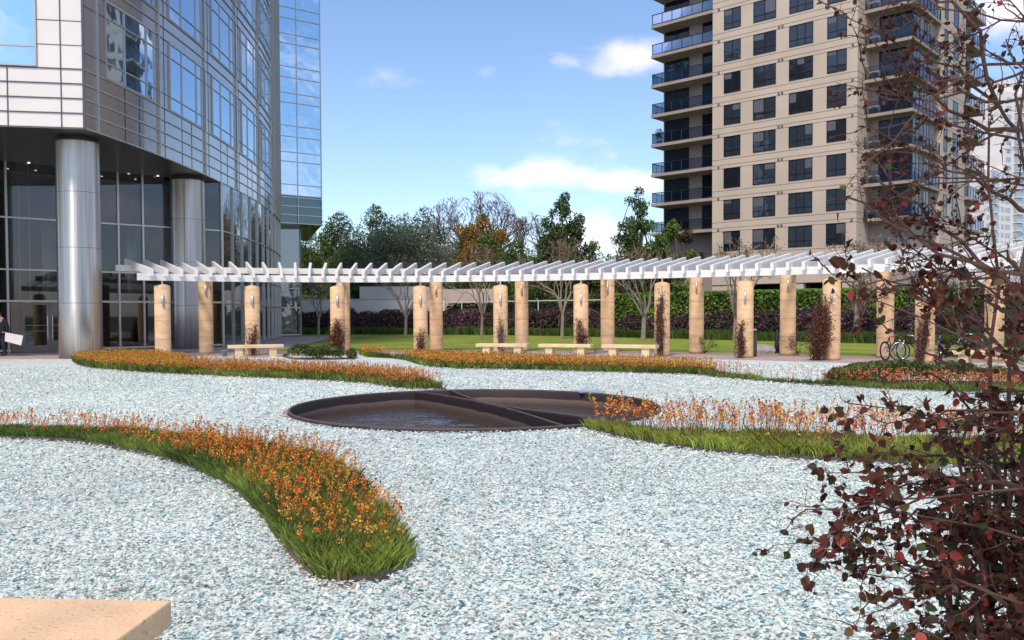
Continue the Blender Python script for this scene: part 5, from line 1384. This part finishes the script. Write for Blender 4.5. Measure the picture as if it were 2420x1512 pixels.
# ================================================================ small things on the paving
b=P(1775,842,-.008); e=empty('litter_bin',(b.x,b.y,0)); tag(e,'dark cylindrical litter bin with a raised cap behind a pillar','litter bin')
MB().lathe((b.x,b.y,0),[(.20,0),(.215,.03),(.215,.78),(.19,.80)],24).build('body','binmetal',e,True)
m=MB(); m.lathe((b.x,b.y,0),[(.20,.96),(.21,.98),(.20,1.02),(.03,1.05)],24)
m.build('lid','lampmetal',e,True); m=MB()
for k in range(3): a=k*2.1; m.tube([(b.x+.18*math.cos(a),b.y+.18*math.sin(a),.79),(b.x+.18*math.cos(a),b.y+.18*math.sin(a),.97)],.012,6)
m.build('bracket','binmetal',e)
def rock(u,v,sx,sy,sz,label,seed):
    import bmesh
    b=P(u,v,-.018); bm=bmesh.new(); bmesh.ops.create_icosphere(bm,subdivisions=3,radius=1); r=np.random.default_rng(seed)
    for vv in bm.verts:
        p=np.array([vv.co[:]]); n=1+.28*noise3(p,1.2,seed)[0]+.1*noise3(p,3.5,seed+1)[0]; vv.co=Vector((vv.co.x*sx*n,vv.co.y*sy*n,max(-.2,vv.co.z)*sz*n))
    me=bpy.data.meshes.new('boulder'); bm.to_mesh(me); bm.free(); o=link(me,'boulder','rock'); o.location=b; tag(o,label,'rock')
rock(1800,834,.62,.45,.36,'grey boulder on the lawn edge next to the litter bin',1)
rock(1828,831,.34,.3,.26,'smaller pale boulder behind the grey one',2)
b=P(1836,834,-.01); e=empty('bollard',(b.x,b.y,0)); tag(e,'slim black bollard at the left side of a back pillar, near the boulders','bollard')
MB().lathe((b.x,b.y,0),[(.10,0),(.10,.35),(.075,.45),(.07,.70),(.05,.74),(.045,.92),(.0,.94)],16).build('post','dark',e,True); MB().lathe((b.x,b.y,0),[(.135,0),(.135,.05),(.10,.06)],16).build('base','dark',e)
b=P(530,841,0); e=empty('planter_pot',(b.x,b.y,0)); tag(e,'small round grey pot on the gravel left of the leftmost bench','pot')
MB().lathe((b.x,b.y,0),[(.09,0),(.115,.04),(.12,.20),(.13,.205),(.13,.225),(.105,.225),(.10,.18)],24).build('pot','planter',e,True); MB().lathe((b.x,b.y,0),[(.01,.176),(.1,.178)],20,False).build('soil','soil',e)
b=P(1415,834,0); e=empty('utility_box',(b.x,b.y,0)); tag(e,'small grey box on the paving beside the middle benches','box')
MB().box((b.x,b.y,.085),(.15,.02,0),(-.02,.12,0),(0,0,.085)).build('box','planter',e,bevel=.008); MB().box((b.x,b.y,.178),(.16,.02,0),(-.02,.13,0),(0,0,.007)).build('lid','binmetal',e)
# base shrubs at back pillars
def tuft(u,v,h,w,label):
    b=P(u,v,-.01); e=empty('small_shrub',(b.x,b.y,0)); tag(e,label,'shrub'); t=Twigs()
    for i in range(9): t.grow(Vector((b.x,b.y,0)),Vector((random.gauss(0,.25),random.gauss(0,.25),1)).normalized(),h*.45,.008,2,.5,.1,(2,2),.7,.7,4,.2,.003)
    t.m.build('stems','barkred',e); cen=np.array([tuple(p) for p in t.all]); k=340; q=cen[RNG.integers(0,len(cen),k)]+RNG.normal(size=(k,3))*.04
    tris('leaves',leaves(q,.05,.6),'leaf',e,mixc((.05,.05,.02),(.11,.09,.035),RNG.random(k)))
tuft(1665,836,.75,.2,'thin dark shrub at the foot of the back pillar left of the litter bin'); tuft(1886,841,.85,.2,'sparse shrub at the foot of the back pillar right of the boulders')
# potted plant on a left balcony
z=ZF+FHT*(-1)+.02; c=tp(tTip-.6,-.6,0); e=empty('potted_plant',(c.x,c.y,z)); tag(e,'leafy potted plant on the outer end of a left-hand balcony','plant')
MB().lathe((c.x,c.y,z),[(.16,0),(.22,.4),(.2,.4)],16).build('pot','planter',e); k=500; q=rvec(k)*(RNG.random(k)**.5)[:,None]*np.array((.45,.45,.6))+np.array((c.x,c.y,z+1.05)); tris('foliage',leaves(q,.16,.3),'leaf',e,mixc((.03,.06,.02),(.07,.10,.03),RNG.random(k)))
# planter shrubs on a lower corner balcony
c=kp(.6,1.8,0); z=ZF+FHT*-4+.02; e=empty('balcony_shrub',(c.x,c.y,z)); tag(e,'bushy brown-green planting along the lowest visible corner balcony','shrub')
MB().box((c.x,c.y,z+.2),e1*1.7,e2*.22,(0,0,.2)).build('trough','planter',e); k=2600; q=RNG.normal(size=(k,3))*np.array((.25,.25,.42)); s_=(RNG.random(k)-.5)*3.6; q+=np.array((c.x,c.y,z+1.1))+np.array(e1)[None]*s_[:,None]; tris('foliage',leaves(q,.15,.4),'leaf',e,mixc((.07,.07,.03),(.15,.11,.06),RNG.random(k)))

# ================================================================ person at the left edge
def skin_mesh(name,verts,edges,radii,material,parent=None,sub=2):
    me=bpy.data.meshes.new(name); me.from_pydata([tuple(v) for v in verts],edges,[]); me.update(); o=bpy.data.objects.new(name,me); C.objects.link(o)
    o.modifiers.new('skin','SKIN'); sv=me.skin_vertices[0].data
    for i,r in enumerate(radii): sv[i].radius=(r,r) if not hasattr(r,'__len__') else r; 
    sv[0].use_root=True
    s=o.modifiers.new('sub','SUBSURF'); s.levels=sub; s.render_levels=sub
    dg=bpy.context.evaluated_depsgraph_get(); ev=o.evaluated_get(dg); m2=bpy.data.meshes.new_from_object(ev); o.modifiers.clear(); o.data=m2; m2.materials.clear(); m2.materials.append(MT[material] if isinstance(material,str) else material)
    m2.polygons.foreach_set('use_smooth',[True]*len(m2.polygons))
    if parent: o.parent=parent; o.matrix_parent_inverse=WM.get(parent.name,Matrix()).inverted()
    return o
def person():
    b=P(9,841,-.008); e=empty('person',(b.x,b.y,0)); tag(e,'person in a dark suit, head bent, carrying a large white board by the glass doors','person')
    view=Vector((-b.x,-b.y,0)).normalized(); rt=Vector((-view.y,view.x,0))     # rt: towards the right of the photo
    fw=(rt*-.75+view*.35).normalized(); sd=Vector((fw.y,-fw.x,0))*-1             # faces left
    if sd.dot(view)<0: sd=-sd
    def q(f,s,z): return Vector((b.x,b.y,0))+fw*f+sd*s+Vector((0,0,z))
    # continuous body: pelvis root
    V=[q(0,0,.95),q(0,0,1.12),q(.01,0,1.32),q(.03,0,1.46),q(.08,0,1.55),q(.12,0,1.62),
       q(.02,.10,.90),q(.05,.11,.50),q(.0,.12,.09),q(.12,.13,.04),
       q(.0,-.10,.90),q(-.05,-.11,.50),q(-.12,-.12,.09),q(.0,-.13,.04),
       q(.0,.20,1.42),q(-.05,.25,1.14),q(-.07,.25,.90),q(-.06,.25,.82),
       q(.02,-.20,1.42),q(.06,-.24,1.14),q(.25,-.18,1.12),q(.33,-.15,1.13)]
    E=[(0,1),(1,2),(2,3),(3,4),(4,5),(0,6),(6,7),(7,8),(8,9),(0,10),(10,11),(11,12),(12,13),(3,14),(14,15),(15,16),(16,17),(3,18),(18,19),(19,20),(20,21)]
    R=[.13,.12,.14,.10,.05,.055,.085,.06,.042,.035,.085,.06,.042,.035,.06,.045,.032,.03,.06,.045,.032,.03]
    body=skin_mesh('body',V,E,R,'skin',e)
    # head, separate lumps joined into the body outline by the neck
    hc=q(.155,0,1.665); 
    import bmesh
    bm=bmesh.new(); bmesh.ops.create_uvsphere(bm,u_segments=20,v_segments=14,radius=1)
    tilt=.55; fdir=(fw*math.cos(tilt)-Vector((0,0,1))*math.sin(tilt)); udir=(Vector((0,0,1))*math.cos(tilt)+fw*math.sin(tilt))
    for v in bm.verts:
        x,y,z=v.co; w=.074*(1-.18*max(0,-z)); v.co=hc+fdir*(x*.095*(1-.1*max(0,-z)))+sd*(y*w)+udir*(z*.12)
    me=bpy.data.meshes.new('head'); bm.to_mesh(me); bm.free(); hd=link(me,'head','skin',body,True)
    nz=MB(); nz.tube([hc+fdir*.085+udir*.02,hc+fdir*.112-udir*.02,hc+fdir*.088-udir*.03],[.009,.014,.008],8)
    for s_ in (-1,1): nz.tube([hc+sd*(s_*.070)+udir*.02,hc+sd*(s_*.082)-udir*.005,hc+sd*(s_*.072)-udir*.03],[.012,.015,.008],6)
    nz.tube([hc+fdir*.086-udir*.055+sd*-.022,hc+fdir*.09-udir*.056,hc+fdir*.086-udir*.055+sd*.022],[.004,.006,.004],6); nz.build('nose','skin',body,True)
    ey=MB()
    for s_ in (-1,1): ey.lathe((0,0,0),[(.001,-.009),(.008,-.004),(.008,.004),(.001,.009)],8,False)
    ey=MB(); 
    for s_ in (-1,1): ey.tube([hc+fdir*.082+sd*(.028*s_)+udir*.018,hc+fdir*.09+sd*(.028*s_)+udir*.018],[.008,.006],8)
    ey.build('eyes','dark',body)
    bm=bmesh.new(); bmesh.ops.create_uvsphere(bm,u_segments=20,v_segments=14,radius=1)
    for v in bm.verts:
        x,y,z=v.co
        if x>.35 and z<.55: x=.30
        if z<-.35: z=-.35
        v.co=hc+fdir*(x*.104-.008)+sd*(y*.084)+udir*(z*.128+.006)
    me=bpy.data.meshes.new('hair'); bm.to_mesh(me); bm.free(); link(me,'hair','hair',e,True)
    # clothes
    V2=[q(-.0,0,.86),q(0,0,1.10),q(.01,0,1.32),q(.03,0,1.45),q(.0,.20,1.42),q(-.05,.255,1.14),q(-.07,.255,.90),q(.02,-.20,1.42),q(.06,-.24,1.14),q(.25,-.18,1.12)]
    E2=[(0,1),(1,2),(2,3),(3,4),(4,5),(5,6),(3,7),(7,8),(8,9)]
    skin_mesh('jacket',V2,E2,[(.18,.16),(.155,.15),(.18,.155),(.12,.10),.085,.07,.055,.085,.07,.055],'suit',e)
    V3=[q(0,0,.93),q(.02,.10,.84),q(.05,.115,.48),q(.0,.125,.07),q(.0,-.10,.84),q(-.05,-.115,.48),q(-.12,-.125,.07)]
    skin_mesh('trousers',V3,[(0,1),(1,2),(2,3),(0,4),(4,5),(5,6)],[.155,.115,.085,.068,.115,.085,.068],'suit',e)
    c=MB(); nk=q(.075,0,1.545); c.torus(nk,.066,.016,sd,fw,20,6); c.build('collar','paper',e,True)
    s=MB()
    for (f0,s0) in ((.03,.125),(-.09,-.13)): s.tube([q(f0-.07,s0,.045),q(f0+.02,s0,.055),q(f0+.14,s0,.04),q(f0+.19,s0,.03)],[.04,.05,.045,.025],8)
    s.build('shoes','dark',e,True)
    # right hand: palm, four fingers curled over the top edge of the board, thumb
    for (pf,ps,pz,dn) in ((-.06,.25,.80,1),(.36,-.14,1.13,0)):
        h=MB(); dd=Vector((0,0,-1)) if dn else fw
        o=q(pf,ps,pz); h.tube([o-dd*.03,o+dd*.02,o+dd*.06],[.026,.036,.034],8); ac=fw if dn else Vector((0,0,1))
        for k,(L) in enumerate((.062,.072,.068,.052)):
            p0=o+dd*.055+ac*((k-1.5)*.019); h.tube([p0,p0+dd*L*.5+sd*.01,p0+dd*L*.75+sd*-.012,p0+dd*L*.8-sd*.03],[.0095,.009,.008,.007],6)
        h.tube([o+dd*.0+ac*.028,o+dd*.03+ac*.05,o+dd*.06+ac*.045-sd*.01],[.012,.010,.008],6); h.build('hand','skin',body,True)
    # the white board, held by its top edge
    rt3=rt; o=q(-.06,.25,.74); cn=[(12.5,785),(55,793),(50,816),(11.3,806)]; Y=o.y-.0
    pts=[Pd(u_,v_,Y-.12) for u_,v_ in cn]; bo=empty('white_board',tuple(o)); tag(bo,'large blank white board held low by the person in the dark suit','board')
    m=MB(); n=view*.012; m.v=[tuple(p+n) for p in pts]+[tuple(p-n) for p in pts]; m.f=[(3,2,1,0),(4,5,6,7),(0,1,5,4),(1,2,6,5),(2,3,7,6),(3,0,4,7)]; m.build('board','paper',bo)
    m=MB(); m.v=[tuple(p-n*1.05+(rt*.012)) for p in pts]+[tuple(p-n*2.6+(rt*.012)) for p in pts]; m.f=[(3,2,1,0),(4,5,6,7),(0,1,5,4),(1,2,6,5),(2,3,7,6),(3,0,4,7)]; m.build('backing','bluep',bo)
person()

# ================================================================ sky and light
SUN_AZ = math.radians(200)    # compass-like angle measured from +Y clockwise: behind the camera, to the left
SUN_EL = math.radians(56)
w=bpy.data.worlds.new("World"); bpy.context.scene.world=w; w.use_nodes=True; nt=w.node_tree; bg=nt.nodes['Background']
sky=N(nt,'ShaderNodeTexSky'); sky.sky_type='NISHITA'; sky.sun_disc=False; sky.sun_elevation=SUN_EL; sky.sun_rotation=SUN_AZ; sky.air_density=1.0; sky.dust_density=.6; sky.ozone_density=2.2
SKYS=.148
tc=N(nt,'ShaderNodeTexCoord'); sp=N(nt,'ShaderNodeSeparateXYZ'); nt.links.new(tc.outputs['Generated'],sp.inputs[0])
def mth(op,a,b=None,c=None):
    n=N(nt,'ShaderNodeMath',operation=op)
    for i,x in enumerate((a,b,c)):
        if x is None: continue
        if hasattr(x,'links'): nt.links.new(x,n.inputs[i])
        else: n.inputs[i].default_value=x
    return n.outputs[0]
az=mth('ARCTAN2',sp.outputs['X'],sp.outputs['Y']); el=mth('ARCSINE',sp.outputs['Z'])
nz=N(nt,'ShaderNodeTexNoise'); nz.inputs['Scale'].default_value=9; nz.inputs['Detail'].default_value=9; nz.inputs['Roughness'].default_value=.58
mp=N(nt,'ShaderNodeMapping'); mp.inputs['Scale'].default_value=(1,1,2.2); nt.links.new(tc.outputs['Generated'],mp.inputs[0]); nt.links.new(mp.outputs[0],nz.inputs['Vector'])
CL=[(1480,128,100,38,1.05),(1335,153,60,24,.62),(1147,180,40,18,.72),(935,190,90,28,.50),(1060,165,110,14,.40),(1235,185,30,16,.45),(1290,405,150,50,1.0),(1480,432,120,30,.95),(1180,380,80,35,.55),(1440,368,30,18,.60),(1410,540,70,50,.9),(840,470,150,30,.22),(2330,340,75,120,.9),(2420,20,160,70,.85),(1130,75,8,8,.0),(1010,360,120,16,.28)]
tot=None
for u,v,ru,rv,amp in CL:
    A=math.atan((u-U0)/F); E=math.atan((HOR-v)/F*math.cos(A)); ra=ru/F*1.25; re=rv/F*1.25
    dx=mth('DIVIDE',mth('SUBTRACT',az,A),ra); dy=mth('DIVIDE',mth('SUBTRACT',el,E),re)
    g=mth('MULTIPLY',mth('EXPONENT',mth('MULTIPLY',mth('ADD',mth('MULTIPLY',dx,dx),mth('MULTIPLY',dy,dy)),-1.0)),amp)
    tot=g if tot is None else mth('MAXIMUM',tot,g)
# scattered cumulus over the rest of the sky (seen in the glass)
rest=mth('GREATER_THAN',mth('ABSOLUTE',az),.72); rest=mth('MULTIPLY',rest,.56)
tot=mth('MAXIMUM',tot,rest)
dens=mth('ADD',tot,mth('MULTIPLY',mth('SUBTRACT',nz.outputs['Fac'],.5),2.2))
mr=N(nt,'ShaderNodeMapRange',interpolation_type='SMOOTHSTEP'); mr.inputs['From Min'].default_value=.32; mr.inputs['From Max'].default_value=1.25; nt.links.new(dens,mr.inputs['Value'])
cm=mth('MULTIPLY',mr.outputs[0],.78); cm=mth('MULTIPLY',cm,mth('GREATER_THAN',sp.outputs['Z'],0.0))
mx=N(nt,'ShaderNodeMix',data_type='RGBA'); nt.links.new(cm,mx.inputs['Factor'])
tint=N(nt,'ShaderNodeMix',data_type='RGBA',blend_type='MULTIPLY'); tint.inputs['Factor'].default_value=1; nt.links.new(sky.outputs[0],tint.inputs['A']); tint.inputs['B'].default_value=(.97,1.0,1.07,1)
nt.links.new(tint.outputs['Result'],mx.inputs['A']); mx.inputs['B'].default_value=(7.9,6.9,7.2,1)
nt.links.new(mx.outputs['Result'],bg.inputs['Color']); bg.inputs['Strength'].default_value=SKYS
sl=bpy.data.lights.new('sun','SUN'); sl.energy=2.9; sl.angle=math.radians(10); sl.color=(1,.87,.73); so_=bpy.data.objects.new('sun',sl); C.objects.link(so_)
sdv=Vector((math.sin(SUN_AZ)*math.cos(SUN_EL),math.cos(SUN_AZ)*math.cos(SUN_EL),math.sin(SUN_EL))); so_.rotation_euler=sdv.to_track_quat('Z','Y').to_euler()
sc=bpy.context.scene; sc.view_settings.view_transform='Standard'; sc.view_settings.look='None'; sc.view_settings.exposure=.38; sc.view_settings.gamma=1
sc.cycles.max_bounces=7; sc.cycles.transparent_max_bounces=10; sc.cycles.use_denoising=True; sc.cycles.sample_clamp_indirect=8
